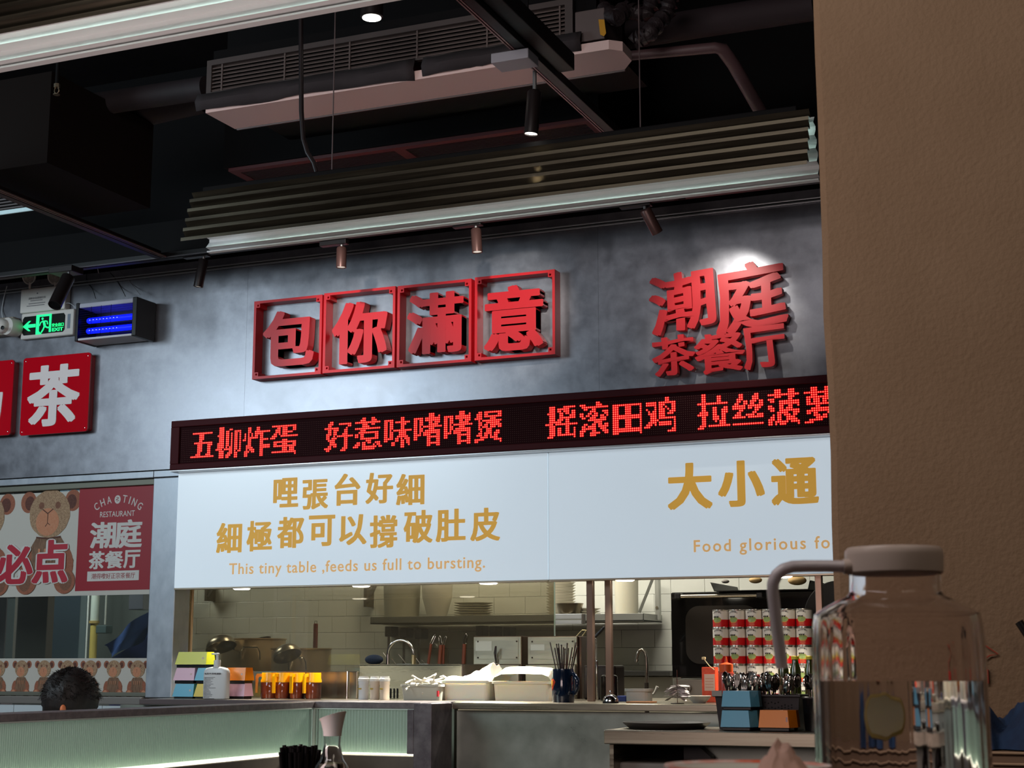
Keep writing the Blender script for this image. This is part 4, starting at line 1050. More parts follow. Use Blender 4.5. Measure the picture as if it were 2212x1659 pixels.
# lid edge behind big pot
x0, x1, z0, z1 = R(548, 1374, 581, 1381, 8.3)
tag(MB().prism([(x0, z0), (x1, z0), (x1, z1-.003), (x1-.01, z1), (x0+.01, z0+.006)], 8.3, 8.32).build('pot_lid_edge', DARKSTEEL), 'dark edge of a lid leaning in the large pot', 'pot lid')
q = at(681, 1400, Y=8.15)
t = thing('red_handled_ladle', 'tool with a long dark red handle standing in the smaller pot', 'ladle', tuple(q))
zt_ = at(681, 1347, Y=8.15).z
MB().box(q.x-.011, q.x+.011, 8.14, 8.16, q.z, zt_, b=.004).build('handle', mat('dark_red_wood', (112, 56, 50), .6), t)
MB().tube([(q.x-.007, 8.15, zt_), (q.x-.007, 8.15, zt_+.015), (q.x+.007, 8.15, zt_+.015), (q.x+.007, 8.15, zt_)], .0018, 6).build('hanging_loop', CHROME, t)
MB().cyl((q.x, 8.15, q.z), (q.x, 8.15, q.z-.18), .005, n=8).build('rod', CHROME, t)
# brackets at upper left
def bracket(px, py0, py1, Y, wpx, label, m):
    a = at(px, py1, Y=Y); b = at(px, py0, Y=Y); w_ = at(px+wpx, py0, Y=Y).x-b.x
    t = thing('shelf_bracket', label, 'bracket', tuple(a), 'shelf brackets on the tiled wall')
    MB().box(a.x, a.x+.022, Y, YB-.003, a.z, b.z, b=.002).build('upright', m, t)
    MB().prism([(a.x+.02, a.z+.03), (a.x+.03, a.z+.02), (a.x+w_, b.z-.01), (a.x+w_, b.z), (a.x+w_-.016, b.z)], Y, Y+.018).build('strut', m, t)
BRK = mat('bracket_grey', (104, 98, 88), .4, .5)
bracket(441, 1262, 1298, 8.6, 24, 'grey bracket at the top left of the tiled wall', BRK)
bracket(785, 1262, 1311, 8.6, 26, 'grey bracket beside the left end of the wall shelf', BRK)
# wall shelf
SHF = mat('shelf_grey_steel', (136, 138, 134), .35, .6)
xs_, xe_ = at(800, 1335, Y=8.35).x, at(1390, 1335, Y=8.35).x
zs = at(1300, 1326, Y=8.35).z
ws = thing('wall_shelf', 'long steel wall shelf with raised rim over the rear worktop', 'shelf', ((xs_+xe_)/2, 8.5, zs))
MB().box(xs_, xe_, 8.35, 8.69, zs-.042, zs-.036).box(xs_, xe_, 8.35, 8.356, zs-.042, zs, b=.001).box(xe_-.004, xe_, 8.35, 8.69, zs-.042, zs, b=.001).build('tray', SHF, ws)
def strut(px0, py0, px1, py1, Y):
    a, b = at(px0, py0, Y=Y), at(px1, py1, Y=Y); MB().tube([a, b], .009, 4).build('strut', mat('strut_steel', (120, 122, 116), .35, .7), ws)
strut(1381, 1323, 1412, 1245, 8.37)
a, b = at(1422, 1332, Y=8.62), at(1420, 1245, Y=8.62); 
so = MB().box(a.x-.012, a.x+.012, 8.6, 8.64, a.z-.02, b.z, b=.002).build('upright', mat('upright_pale', (168, 170, 164), .35, .5), ws)
MB().cyl((a.x, 8.595, a.z+.05), (a.x, 8.60, a.z+.05), .009, n=14).build('bolt', CHROME, so)
# things on the shelf
def on_shelf(name, label, cat, px0, px1, py0, Y, prof, m, n=28, group=None, zb=None):
    x0, x1 = at(px0, 1290, Y=Y).x, at(px1, 1290, Y=Y).x; r = (x1-x0)/2; cx = (x0+x1)/2; zt = at((px0+px1)/2, py0, Y=Y).z
    zb = zs-.035 if zb is None else zb; h = zt-zb
    o = MB().lathe([(max(.0001, a*r), b*h) for a, b in prof], (cx, Y, zb), n).build(name, m)
    return tag(o, label, cat, group)
WHC = mat('white_ceramic', (206, 202, 188), .3)
on_shelf('storage_bin', 'tall pale round bin at the left end of the wall shelf', 'bin', 832, 905, 1250, 8.52, [(0, 0), (.9, 0), (1, 1), (.95, 1), (.85, .05), (0, .05)], mat('bin_grey', (150, 148, 132), .5))
on_shelf('bowl_stack', 'large pale bowl on the wall shelf behind the hazy glass', 'bowl', 914, 975, 1256, 8.5, [(0, 0), (.5, 0), (.95, .6), (1, 1), (.96, 1), (.5, .1), (0, .08)], WHC)
for k in range(7):
    on_shelf('plate', 'large pale plate in the hazy stack left on the wall shelf', 'plate', 984, 1062, 1262+0*k, 8.5, [(0, 0), (.55, 0), (1, .8), (1, 1), (.55, .3), (0, .3)], WHC, group='hazy plates on the wall shelf', zb=zs-.035+k*.013) if False else None
def stack(name, label, cat, px0, px1, Y, n, dz, prof, group, m=WHC, shade=0):
    x0, x1 = at(px0, 1290, Y=Y).x, at(px1, 1290, Y=Y).x; r = (x1-x0)/2; cx = (x0+x1)/2
    me = MB().lathe([(max(.0001, a*r), b) for a, b in prof], (cx, Y, zs-.035), 32).build(name, m, loc=(cx, Y, zs-.035))
    tag(me, label, cat, group)
    for k in range(1, n):
        c = me.copy(); COL.objects.link(c); c.location.z += k*dz; c.location.x += random.uniform(-.002, .002)
PLP = [(0, 0), (.5, 0), (.97, .014), (1, .016), (.97, .0165), (.5, .004), (0, .004)]
stack('dinner_plate', 'pale plate in the broad hazy stack in the middle of the wall shelf', 'plate', 985, 1062, 8.5, 8, .014, PLP, 'plates in the broad hazy stack')
SQP = [(0, 0), (.6, 0), (.94, .018), (1, .022), (.96, .0225), (.6, .005), (0, .005)]
stack('ribbed_plate', 'pale plate of the tall stack behind the hanging steel bowl', 'plate', 1182, 1242, 8.52, 14, .0155, SQP, 'plates in the tall stack')
stack('shallow_dish', 'pale shallow dish in the short stack beside the steel post', 'dish', 1238, 1296, 8.52, 5, .014, PLP, 'dishes in the short stack')
on_shelf('steel_bowl', 'round steel mixing bowl on the wall shelf in front of the plate stack', 'bowl', 1202, 1259, 1305, 8.42, [(0, 0), (.4, 0), (.8, .45), (.96, 1), (1, 1), (1, 1.04), (.93, 1.0), (.75, .5), (.35, .08), (0, .08)], mat('dull_steel_bowl', (128, 118, 100), .3, .9))
on_shelf('white_bucket', 'big translucent white bucket at the right end of the wall shelf', 'bucket', 1329, 1378, 1245, 8.5, [(0, 0), (.97, 0), (1, 1), (.96, 1), (.94, .03), (0, .03)], mat('bucket_plastic', (196, 192, 172), .5, sub=.3))
# order-ticket rail (white double strip)
t = thing('ticket_rail', 'white double ticket rail under the wall shelf at the glass edge', 'ticket rail', tuple(at(1228, 1348, Y=7.36)))
for (a_, b_) in ((1326, 1337), (1340, 1348)):
    x0, x1, z0, z1 = R(1196, a_, 1256, b_, 7.36); MB().box(x0, x1, 7.36, 7.372, z0, z1, b=.002).build('rail', mat('rail_white', (214, 222, 230), .35), t)
MB().box(x1, x1+.012, 7.36, 7.39, z0, at(1228, 1326, Y=7.36).z, b=.003).build('end_cap', mat('cap_grey', (110, 108, 104), .5), t)
# knives
for i, (px_, y0_k, lb_) in enumerate(((838, 1353, 'kitchen tool with black handle, leftmost of the left three on the wall'), (871, 1356, 'kitchen tool with black handle, middle of the left three on the wall'), (903, 1358, 'kitchen tool with black handle, rightmost of the left three on the wall'), (1034, 1351, 'kitchen tool with black handle above the left steel cabinet, first of three'), (1064, 1353, 'kitchen tool with grey-black handle above the left steel cabinet, second of three'), (1094, 1355, 'kitchen tool with grey-black handle above the left steel cabinet, last of three'))):
    x0, x1, z0, z1 = R(px_-7, y0_k, px_+7, y0_k+22, 8.6)
    t = thing('wall_turner', lb_, 'kitchen tool', ((x0+x1)/2, 8.62, z0), 'black-handled tools hung on the wall')
    MB().box(x0, x1, 8.6, 8.697, z0, z1, b=.004).build('handle', mat('handle_black', (30, 28, 26), .5), t)
    MB().box((x0+x1)/2-.008, (x0+x1)/2+.008, 8.61, 8.614, z0-.16, z0+.001, b=.001).build('shaft', mat('shaft_steel', (120, 112, 102), .35, .8), t)
# tap arch
t = thing('kitchen_tap', 'chrome arched tap behind the steel splash box', 'tap', tuple(at(838, 1440, Y=7.2)))
P = []
c0, c1 = at(838, 1412, Y=7.2), at(893, 1416, Y=7.2); mx = (c0+c1)/2; rr_ = (c1-c0).length/2
P.append(Vector((c0.x, 7.2, .9)))
for k in range(13):
    a = PI-PI*k/12; P.append(Vector((mx.x+rr_*math.cos(a), 7.2, mx.z+rr_*1.0*math.sin(a))))
MB().tube(P, .0085, 12).build('spout', CHROME, t)
MB().cyl((c1.x, 7.2, c1.z+.002), (c1.x, 7.2, c1.z-.05), .013, n=16).build('spout_head', mat('brass_tinted', (190, 180, 140), .25, .9), t)
# rack wires
t = thing('wire_rack', 'wire rack with slanting steel bars behind the splash box', 'rack', tuple(at(870, 1437, Y=7.25)))
for a_, b_ in (((828, 1410), (838, 1424)), ((844, 1421), (855, 1434)), ((861, 1413), (877, 1434)), ((899, 1422), (908, 1434)), ((911, 1426), (918, 1434))):
    MB().tube([at(*a_, Y=7.25), at(*b_, Y=7.25)], .0022, 6).build('bar', CHROME, t)
x0, x1, z0, z1 = R(822, 1434, 930, 1437, 7.25); MB().box(x0, x1, 7.22, 7.28, z0, z1).build('base_rail', CHROME, t)
# wooden-handled strainers
WD = mat('reddish_wood_handle', (112, 56, 36), .5, nz=(40, 40, 6), rgb2=(130, 70, 46))
for i, (a_, b_, w_, hk, lb_) in enumerate((((925, 1434), (931, 1391), 7, (939, 1374), 'wooden-handled wire strainer, leftmost, leaning right'), ((949, 1434), (952, 1393), 9, (950, 1377), 'wooden-handled wire strainer, second from left, upright with two hooks'), ((957, 1434), (958, 1393), 7, (963, 1377), 'wooden-handled wire strainer close behind the second one'), ((1001, 1434), (1003, 1391), 9, (1007, 1373), 'wooden-handled wire strainer standing alone left of the steel cabinets'))):
    Yh = 7.3+.015*i; a, b = at(*a_, Y=Yh), at(*b_, Y=Yh); r = .5*w_*7.6/3400
    t = thing('wire_strainer', lb_, 'strainer', tuple(a), 'wooden-handled strainers')
    MB().tube([a, b], [r, r*.92], 8).build('handle', WD, t)
    h = at(*hk, Y=Yh); dx = Vector((r*.8, 0, 0))
    MB().tube([b-dx, h-dx*.8, h+Vector((0, 0, .008)), h+dx*.8, b+dx], .0017, 6).build('hook', CHROME, t)
    MB().tube([a, a-Vector((0, 0, .08))], .003, 6).build('stem', CHROME, t)
# dark blue bundle
tag(MB().ball(Vector((at(808, 1432, Y=7.15).x, 7.15, at(880, 1435, Y=6.9).z+.024)), .05, 20, 12, sc=(1, .6, .5)).build('blue_bundle', mat('dark_blue_cloth', (30, 42, 60), .8)), 'dark blue bundle behind the left end of the splash box', 'bundle')
# steel cabinets
FAC = mat('warm_steel_face', (176, 170, 150), .3, .75, nz=(3, 3, 12), rgb2=(188, 182, 160), rr=(.25, .4)); BRNS = mat('brown_steel_side', (92, 74, 62), .35, .7)
for (a_, b_, s_, lab, st) in ((1023, 1125, 1139, 'left steel noodle boiler cabinet with white sticker behind the white tubs', (1027, 1385, 1062, 1406)), (1140, 1246, 1267, 'right steel cabinet behind the blue mug with faded sticker', (1146, 1392, 1176, 1405))):
    x0, x1, z0, z1 = R(a_, 1374, b_, 1435, 7.25); xs2 = at(s_, 1400, Y=7.34).x
    t = thing('steel_cabinet', lab, 'cabinet', ((x0+x1)/2, 7.3, ZC))
    MB().box(x0, x1, 7.25, 7.255, z0, z1-.004, b=.002).build('front', FAC, t)
    MB().box(x0, x1+.002, 7.256, 7.345, ZC, z1, b=.003).box(x1+.003, xs2, 7.27, 7.345, ZC, z1-.002, b=.002).build('body', BRNS, t)
    i0, i1, k0, k1 = R(a_+6, 1382, b_-6, 1424, 7.245)
    MB().box(i0, i1, 7.247, 7.2499, k0, k1, b=.001).build('access_plate', FAC, t)
    for (u, v) in ((i0+.008, k0+.008), (i1-.008, k0+.008), (i0+.008, k1-.008), (i1-.008, k1-.008)):
        MB().ball((u, 7.246, v), .0045, 10, 6).build('screw', DARKSTEEL, t)
    q0, q1, r0, r1 = R(*st, 7.244); MB().box(q0, q1, 7.2455, 7.2468, r0, r1).build('sticker', mat('sticker_white', (206, 208, 196), .5), t)
    MB().box(x0, x1, 7.22, 7.249, ZC, z0-.004, b=.002).build('lower_front', FAC, t)
MB_ = at(1072, 1410, Y=7.24)
tag(MB().tube([MB_+Vector((0, .0, -.05)), MB_+Vector((-.004, -.01, 0)), MB_+Vector((.006, -.02, .03)), MB_+Vector((.004, -.02, -.02))], .005, 8).build('black_hook', BLACKP), 'black curled hook on the front of the left steel cabinet', 'hook')
# wire basket handle atop right cabinet
t = at(1262, 1360, Y=7.5)
tag(MB().tube([at(1246, 1374, Y=7.4), at(1258, 1361, Y=7.4), at(1267, 1361, Y=7.4), at(1258, 1374, Y=7.4)], .0028, 6).build('wire_loop', mat('brass_wire', (206, 190, 140), .3, .8)), 'pale bent wire loop above the right steel cabinet', 'wire loop')
# spray hose
hs = thing('spray_hose', 'coiled pre-rinse spray hose between the two steel posts', 'spray hose', tuple(at(1287, 1430, Y=7.0)))
P = []
for k in range(150):
    a = k*.9; z = at(1287, 1428, Y=7.0).z+(k/150)*(at(1287, 1378, Y=7.0).z-at(1287, 1428, Y=7.0).z)
    P.append((at(1287, 1400, Y=7.0).x+.0055*math.cos(a), 7.0+.0055*math.sin(a), z))
MB().tube(P, .0013, 5).cyl((P[0][0], 7.0, .9), (P[0][0], 7.0, P[0][2]), .005, n=8).build('coil', CHROME, hs)
MB().tube([at(1284, 1377, Y=7.0), at(1295, 1366, Y=7.0), at(1306, 1354, Y=7.0)], [.006, .009, .006], 10).build('spray_handle', BLACKP, hs)
tag(MB().tube([at(1281, 1345, Y=8.4), at(1290, 1328, Y=8.4)], [.011, .011], 8).build('grey_clamp', mat('clamp_grey', (96, 94, 88), .5)), 'grey clamp end behind the left steel post under the shelf', 'clamp')
# dark appliances behind posts
x0, x1, z0, z1 = R(1251, 1437, 1329, 1515, 7.1)
tag(MB().box(x0+.02, x1, 7.1, 7.24, ZC, z1, b=.01).build('dark_appliance', mat('appliance_dark', (40, 32, 30), .35, .3)), 'dark brown appliance behind the steel posts', 'appliance')
x0, x1, z0, z1 = R(1301, 1466, 1331, 1515, 6.92)
tag(MB().lathe([(.0001, 0), (.04, 0), (.038, .11), (.03, .115), (.0001, .116)], ((x0+x1)/2, 6.92, ZC), 24).build('thermos', mat('glossy_black', (18, 12, 12), .12)), 'glossy black round flask behind the counter bell', 'flask')
# sink tap at right
t = thing('kitchen_tap', 'steel gooseneck tap with white lever over the sink at the tiled wall', 'tap', tuple(at(1397, 1500, Y=7.9)))
b_ = at(1397, 1500, Y=7.9); Pt = [Vector((b_.x, 7.9, b_.z)), at(1397, 1440, Y=7.9), at(1396, 1420, Y=7.9), at(1393, 1408, Y=7.9), at(1387, 1403, Y=7.9), at(1381, 1406, Y=7.9), at(1377, 1416, Y=7.9), at(1375, 1428, Y=7.9)]
MB().tube(Pt, .0085, 12).build('spout', mat('tap_steel', (150, 142, 132), .2, .95), t)
MB().cyl(at(1376, 1424, Y=7.9), at(1375, 1430, Y=7.9), .0105, n=14).build('spout_tip', CHROME, t)
MB().cyl((b_.x, 7.9, .8205), (b_.x, 7.9, b_.z+.06), .012, n=14).build('column', DARKSTEEL, t)
MB().tube([at(1402, 1500, Y=7.9), at(1412, 1499, Y=7.9), at(1416, 1492, Y=7.9), at(1420, 1483, Y=7.9)], [.006, .006, .006, .008], 10).build('lever', mat('lever_white', (206, 204, 196), .35), t)
x0, x1, z0, z1 = R(1330, 1449, 1452, 1460, 8.55)
sk = thing('sink_unit', 'steel sink unit with dark rim bar under the tiles', 'sink', ((x0+x1)/2, 8.3, .8))
MB().box(x0-.1, x1, 8.5, 8.69, z0, z1, b=.003).build('rim_bar', mat('rim_dark', (60, 60, 58), .4, .4), sk)
MB().box(x0-.1, x1, 8.56, 8.68, .83, z0-.003, b=.003).build('splash_plate', mat('splash_grey', (150, 148, 140), .35, .7), sk)
# big black oven
xo0, xo1, zo0, zo1 = R(1450, 1277, 1762, 1466, 7.7)
ov = thing('oven', 'large black oven with round-cornered glass door and horizontal bar handle', 'oven', ((xo0+xo1)/2, 7.8, zo0))
MB().box(xo0, xo1, 7.7, 8.3, zo0, zo1, b=.008).build('body', mat('oven_black', (22, 20, 19), .22, .2), ov)
dr = MB().box(xo0+.006, xo1-.006, 7.685, 7.699, zo0+.004, zo1-.006, b=.003).build('door', mat('oven_door_glass', (20, 19, 18), .08, 0, coat=.5), ov)
wx0, wx1, wz0, wz1 = R(1481, 1308, 1640, 1434, 7.68)
P = []
for (cx_, cz_, a0) in ((wx1-.07, wz1-.07, 0), (wx0+.07, wz1-.07, 90), (wx0+.07, wz0+.07, 180), (wx1-.07, wz0+.07, 270)):
    for k in range(8): a = math.radians(a0+k*90/7); P.append((cx_+.07*math.cos(a), cz_+.07*math.sin(a)))
MB().prism(P, 7.682, 7.6849).build('window', mat('oven_window', (52, 48, 44), .12), dr)
hx0, hx1, hz0, hz1 = R(1465, 1283, 1642, 1290, 7.63)
MB().tube([(hx0, 7.64, (hz0+hz1)/2), (hx1, 7.64, (hz0+hz1)/2)], .0085, 12).build('handle', mat('handle_steel', (160, 152, 140), .25, .9), dr)
for hx in (hx0, hx1): MB().box(hx-.02, hx+.012, 7.63, 7.684, hz0-.006, hz1+.008, b=.005).build('handle_mount', BLACKP, dr)
ox0, ox1, oz0, oz1 = R(1455, 1468, 1700, 1512, 7.68)
MB().box(ox0, ox1, 7.69, 8.25, .86, zo0-.004, b=.004).build('control_panel', mat('control_steel', (130, 120, 108), .35, .7), ov)
kx = at(1484, 1487, Y=7.68)
MB().lathe([(.0001, .02), (.011, .02), (.012, .004), (.02, .004), (.021, 0), (.0001, 0)], (0, 0, 0), 24).xform(Matrix.Translation(kx) @ Matrix.Rotation(PI/2, 4, 'X')).build('knob', mat('knob_metal', (150, 140, 130), .3, .6), ov)
x0, x1, z0, z1 = R(1537, 1256, 1750, 1274, 7.6)
tr_ = thing('baking_tray', 'dark baking tray lying on top of the black oven', 'baking tray', ((x0+x1)/2, 7.85, zo1))
MB().prism([(x0+.012, z0), (x1-.012, z0), (x1, z1), (x1+.006, z1), (x1+.006, z1-.004), (x1-.002, z1-.004), (x1-.012, z0-.003), (x0+.012, z0-.003), (x0-.004, z1-.004), (x0-.008, z1), (x0, z1)], 7.6, 8.1).build('pan', mat('tray_black', (28, 26, 24), .4, .3), tr_)
for i, (a_, c_, r_, lab) in enumerate(((1632, 1253, .03, 'pale bread roll on the oven tray, left'), (1722, 1254, .042, 'golden bread roll on the oven tray, right of the spout'), (1567, 1256, .018, 'small grey lump on the left of the oven tray'))):
    q = at(a_, c_, Y=7.75)
    tag(MB().ball((q.x, 7.75, q.z), r_, 20, 12, sc=(1.1, 1, .55)).build('bread_roll', mat('bread_crust' if i < 2 else 'grey_lump', (186, 150, 96) if i < 2 else (120, 116, 110), .7, nz=20, rgb2=(206, 176, 122) if i < 2 else (140, 136, 130))), lab, 'bread' if i < 2 else 'food')
q = at(1812, 1330, Y=7.52)
tag(MB().lathe([(.0001, -.05), (.14, -.045), (.165, 0), (.16, .01), (.0001, .02)], (0, 0, 0), 40).xform(Matrix.Translation(q) @ Matrix.Rotation(PI/2, 4, 'X')).cyl((q.x, 7.55, q.z+.16), (q.x, 7.55, 2.749), .006, n=8).build('black_wok', mat('wok_black', (16, 14, 14), .35, .4)), 'big round black pan hanging behind the right hatch post', 'pan')
# ================================================================ THINGS ON THE COUNTER
def cardbox(px, Y, col, label, z=None, sidec=None):
    x0, x1, z0, z1 = R(*px, Y)
    if z is not None: z1 = z+(z1-z0); z0 = z
    t = thing('paper_slip_box', label, 'paper box', ((x0+x1)/2, Y+.04, z0), 'coloured plastic slip boxes')
    hb = (z1-z0)*.20; w_ = x1-x0
    vs = []
    for (z, sx, sy) in ((z0+hb, 0, 0), (z1, .012, .012)):
        vs += [(x0+sx, Y+sy, z), (x1-sx*.3, Y+sy, z), (x1-sx*.3, Y+.085-sy, z), (x0+sx, Y+.085-sy, z)]
    MB().add(vs, [(0, 1, 5, 4), (1, 2, 6, 5), (2, 3, 7, 6), (3, 0, 4, 7), (4, 5, 6, 7), (3, 2, 1, 0)]).build('cover', mat('box_%s' % col[0], col[1], .3), t)
    MB().box(x0+.006, x1-.006, Y+.006, Y+.08, z0, z0+hb-.0005, b=.002).build('base', BLACKP, t)
    MB().box(x1-.026, x1-.017, Y+.005, Y+.0095, z0+hb+.012, z0+hb+.034).build('badge', mat('badge_pale', (220, 196, 190), .4), t)
    return z1
YEL = ('yellow_green', (214, 214, 50)); PNK = ('pink', (226, 178, 196)); BLU = ('sky_blue', (84, 172, 200)); ORG_ = ('orange', (250, 142, 14)); YL2 = ('yellow', (226, 196, 30))
cardbox((372, 1477, 417, 1512), 6.56, BLU, 'sky blue slip box at the lower left of the stack beside the soap')
cardbox((418, 1477, 452, 1512), 6.56, YL2, 'yellow slip box half hidden behind the soap bottle, bottom row')
cardbox((484, 1476, 527, 1511), 6.56, PNK, 'pink slip box right of the soap bottle, bottom row')
zr1 = at(400, 1477, Y=6.56).z+.001
cardbox((374, 1443, 419, 1477), 6.56, PNK, 'pink slip box left in the middle row of the stack', z=zr1)
cardbox((420, 1443, 460, 1477), 6.56, BLU, 'sky blue slip box behind the soap pump, middle row', z=zr1)
cardbox((483, 1441, 529, 1476), 6.56, ORG_, 'bright orange slip box on the pink one right of the soap', z=zr1)
cardbox((378, 1409, 445, 1443), 6.56, YEL, 'yellow-green slip box on top of the stack by the steel column', z=at(400, 1443, Y=6.56).z+.002)
# soap bottle
bx = base(460, 6.48); 
so = thing('soap_bottle', 'white pump bottle of hand sanitiser in front of the slip boxes', 'pump bottle', tuple(bx))
x0, x1, z0, z1 = R(434, 1444, 486, 1514, 6.48); w_ = (x1-x0)/2; h = z1-z0
BOT = mat('bottle_white', (222, 222, 220), .35)
prof = [(.86, 0), (.96, .01), (1, .03), (1, .78), (.97, .88), (.8, .96), (.36, 1.0)]
vs = []; fs = []; n = 28
for (s_, t_) in prof:
    for k in range(n):
        a = 2*PI*k/n; ca, sa = math.cos(a), math.sin(a)
        vs.append((bx.x+w_*s_*math.copysign(abs(ca)**.5, ca), 6.48+.028+.026*s_*math.copysign(abs(sa)**.6, sa), ZC+h*t_))
for i in range(len(prof)-1):
    for k in range(n): fs.append((i*n+k, i*n+(k+1) % n, (i+1)*n+(k+1) % n, (i+1)*n+k))
fs.append(tuple(range(n))[::-1]); fs.append(tuple((len(prof)-1)*n+k for k in range(n)))
MB().add(vs, fs, 0, True).build('body', BOT, so)
zc_ = ZC+h
MB().lathe([(.016, 0), (.0165, .004), (.0165, .03), (.0155, .034), (.0001, .034)], (bx.x, 6.508, zc_-.002), 20).build('collar', BOT, so)
MB().lathe([(.006, .03), (.006, .055), (.011, .057), (.0115, .064), (.0001, .066)], (bx.x, 6.508, zc_), 16).box(bx.x-.032, bx.x+.002, 6.503, 6.513, zc_+.057, zc_+.065, b=.003).build('pump_head', BOT, so)
PRT = mat('label_print', (110, 108, 112), .6)
yt = 6.4803
lp = MB()
lx = bx.x-w_*.8; 
for k in range(18):
    L = random.uniform(.35, .85)*w_*1.15; zz = zc_-.05-k*.0062
    lp.box(lx, lx+L, yt, yt+.003, zz, zz+.0016)
lp.build('print_lines', PRT, so)
put_glyph(MB(), '免洗手消毒凝胶', lx, lx+w_*1.4, zc_-.036, zc_-.028, yt, .001, .01).build('print_title', PRT, so)
# yellow-lidded tea jugs
TEA = mat('milk_tea', (206, 86, 22), .2, coat=.3); JCL = glassmat('jug_clear', .04, (250, 245, 238)); JLID = mat('jug_lid_yellow', (252, 176, 4), .3)
def teajug(x0p, x1p, ang, label, hx):
    Y = 6.72; x0, x1 = at(x0p, 1500, Y=Y).x, at(x1p, 1500, Y=Y).x; r = (x1-x0)/2; c = Vector(((x0+x1)/2, Y, ZC))
    H = at(620, 1453, Y=Y-.04).z-ZC
    t = thing('tea_jug', label, 'jug', tuple(c), 'yellow-lidded jugs of brown tea')
    MB().lathe([(.0001, .002), (r*.92, .002), (r*.985, .012), (r*.985, H*.62), (.0001, H*.62)], c, 32).build('tea', TEA, t)
    MB().lathe([(.0001, 0), (r*.95, 0), (r, .012), (r, H*.66), (r*.9, H*.72), (r*.88, H*.9)], c, 32).build('body', JCL, t)
    MB().lathe([(r*1.02, H*.63), (r*1.02, H*.70), (r*.93, H*.78), (r*.93, H*.97), (r*.9, H), (.0001, H)], c, 32).build('lid', JLID, t)
    d = Vector((math.cos(ang), math.sin(ang), 0)); e = d.cross(Vector((0, 0, 1)))*.0075
    o = MB(); pts = [(r*.88, H*.96), (r*1.42, H*.96), (r*1.55, H*.86), (r*1.55, H*.22), (r*1.3, H*.22), (r*1.3, H*.78), (r*1.2, H*.84), (r*.88, H*.84)]
    V = [c+d*p[0]+e+Vector((0, 0, p[1])) for p in pts]+[c+d*p[0]-e+Vector((0, 0, p[1])) for p in pts]; n = len(pts)
    o.add(V, [tuple(range(n)), tuple(range(2*n-1, n-1, -1))]+[(i, (i+1) % n, n+(i+1) % n, n+i) for i in range(n)])
    o.build('handle', JLID, t)
teajug(566, 602, -2.75, 'yellow-lidded tea jug, leftmost of the row, handle pointing left', 0)
teajug(596, 626, -1.95, 'yellow-lidded tea jug, second from the left, handle towards the front', 0)
teajug(628, 657, -1.65, 'yellow-lidded tea jug, third from the left', 0)
teajug(662, 692, -2.0, 'yellow-lidded tea jug, rightmost and standing apart', 0)
# small white jars
JW = mat('jar_frosted', (226, 218, 206), .3, sub=.2); JL = mat('jar_lid_white', (240, 238, 232), .3)
for i, (a_, b_, fl, lab) in enumerate(((775, 796, (232, 232, 232), 'small clear jar with white lid, left of the three'), (800, 819.5, (224, 206, 186), 'small clear jar with white lid, middle of the three'), (821, 841, (216, 196, 174), 'small clear jar with white lid, right of the three'))):
    Y = 6.68; x0, x1 = at(a_, 1490, Y=Y).x, at(b_, 1490, Y=Y).x; r = (x1-x0)/2; c = Vector(((x0+x1)/2, Y, ZC)); H = at(800, 1461, Y=Y).z-ZC
    t = thing('seasoning_jar', lab, 'jar', tuple(c), 'small lidded jars on the counter')
    MB().lathe([(.0001, 0), (r*.9, 0), (r*.95, .006), (r*.9, .015), (r*.92, H*.62), (r*.98, H*.66), (r*.98, H*.8), (.0001, H*.8)], c, 24).build('body', mat('jar_content_%d' % i, fl, .35), t)
    MB().lathe([(r*1.0, H*.79), (r*1.04, H*.80), (r*1.04, H*.90), (r*.9, H*.93), (r*.88, H*1.0), (.0001, H)], c, 24).build('lid', JL, t)
    MB().box(c.x-r*.55, c.x-r*.1+.004, Y-r*.99, Y-r*.90, ZC+H*.44, ZC+H*.50).build('label', mat('jar_label_ochre', (190, 160, 60), .5), t)
# tubs
def rtub(name, px, Y, dep, taper, m, rim, label, cat):
    x0, x1, z0, z1 = R(*px, Y); z0 = ZC
    t = thing(name, label, cat, ((x0+x1)/2, Y+dep/2, ZC))
    def ring(x0, x1, y0, y1, z, r, n=5):
        P = []
        for (cx_, cy_, a0) in ((x1-r, y1-r, 0), (x0+r, y1-r, 90), (x0+r, y0+r, 180), (x1-r, y0+r, 270)):
            for k in range(n): a = math.radians(a0+90*k/(n-1)); P.append((cx_+r*math.cos(a), cy_+r*math.sin(a), z))
        return P
    R_ = [ring(x0+taper, x1-taper, Y+taper, Y+dep-taper, z0, .02), ring(x0+.003, x1-.003, Y+.003, Y+dep-.003, z1-.012, .022), ring(x0-rim, x1+rim, Y-rim, Y+dep+rim, z1-.011, .024), ring(x0-rim, x1+rim, Y-rim, Y+dep+rim, z1, .024), ring(x0+.002, x1-.002, Y+.002, Y+dep-.002, z1, .022), ring(x0+taper+.003, x1-taper-.003, Y+taper+.003, Y+dep-taper-.003, z0+.004, .02)]
    vs = [v for q in R_ for v in q]; n = len(R_[0]); fs = [tuple(range(n))[::-1], tuple(range(5*n, 6*n))]
    for i in range(5):
        for k in range(n): fs.append((i*n+k, i*n+(k+1) % n, (i+1)*n+(k+1) % n, (i+1)*n+k))
    MB().add(vs, fs).build('tub', m, t)
    return t, x0, x1, z1
TUB1 = mat('tub_translucent', (196, 194, 182), .4, tr=.25, ior=1.3); TUB2 = mat('tub_milky', (244, 238, 222), .4, sub=.85); TUB3 = mat('tub_cream', (240, 230, 206), .4, sub=.85)
t, x0, x1, z1 = rtub('spoon_basin', (863, 1478, 952, 1513), 6.62, .14, .008, TUB1, .004, 'frosted basin full of white soup spoons', 'basin')
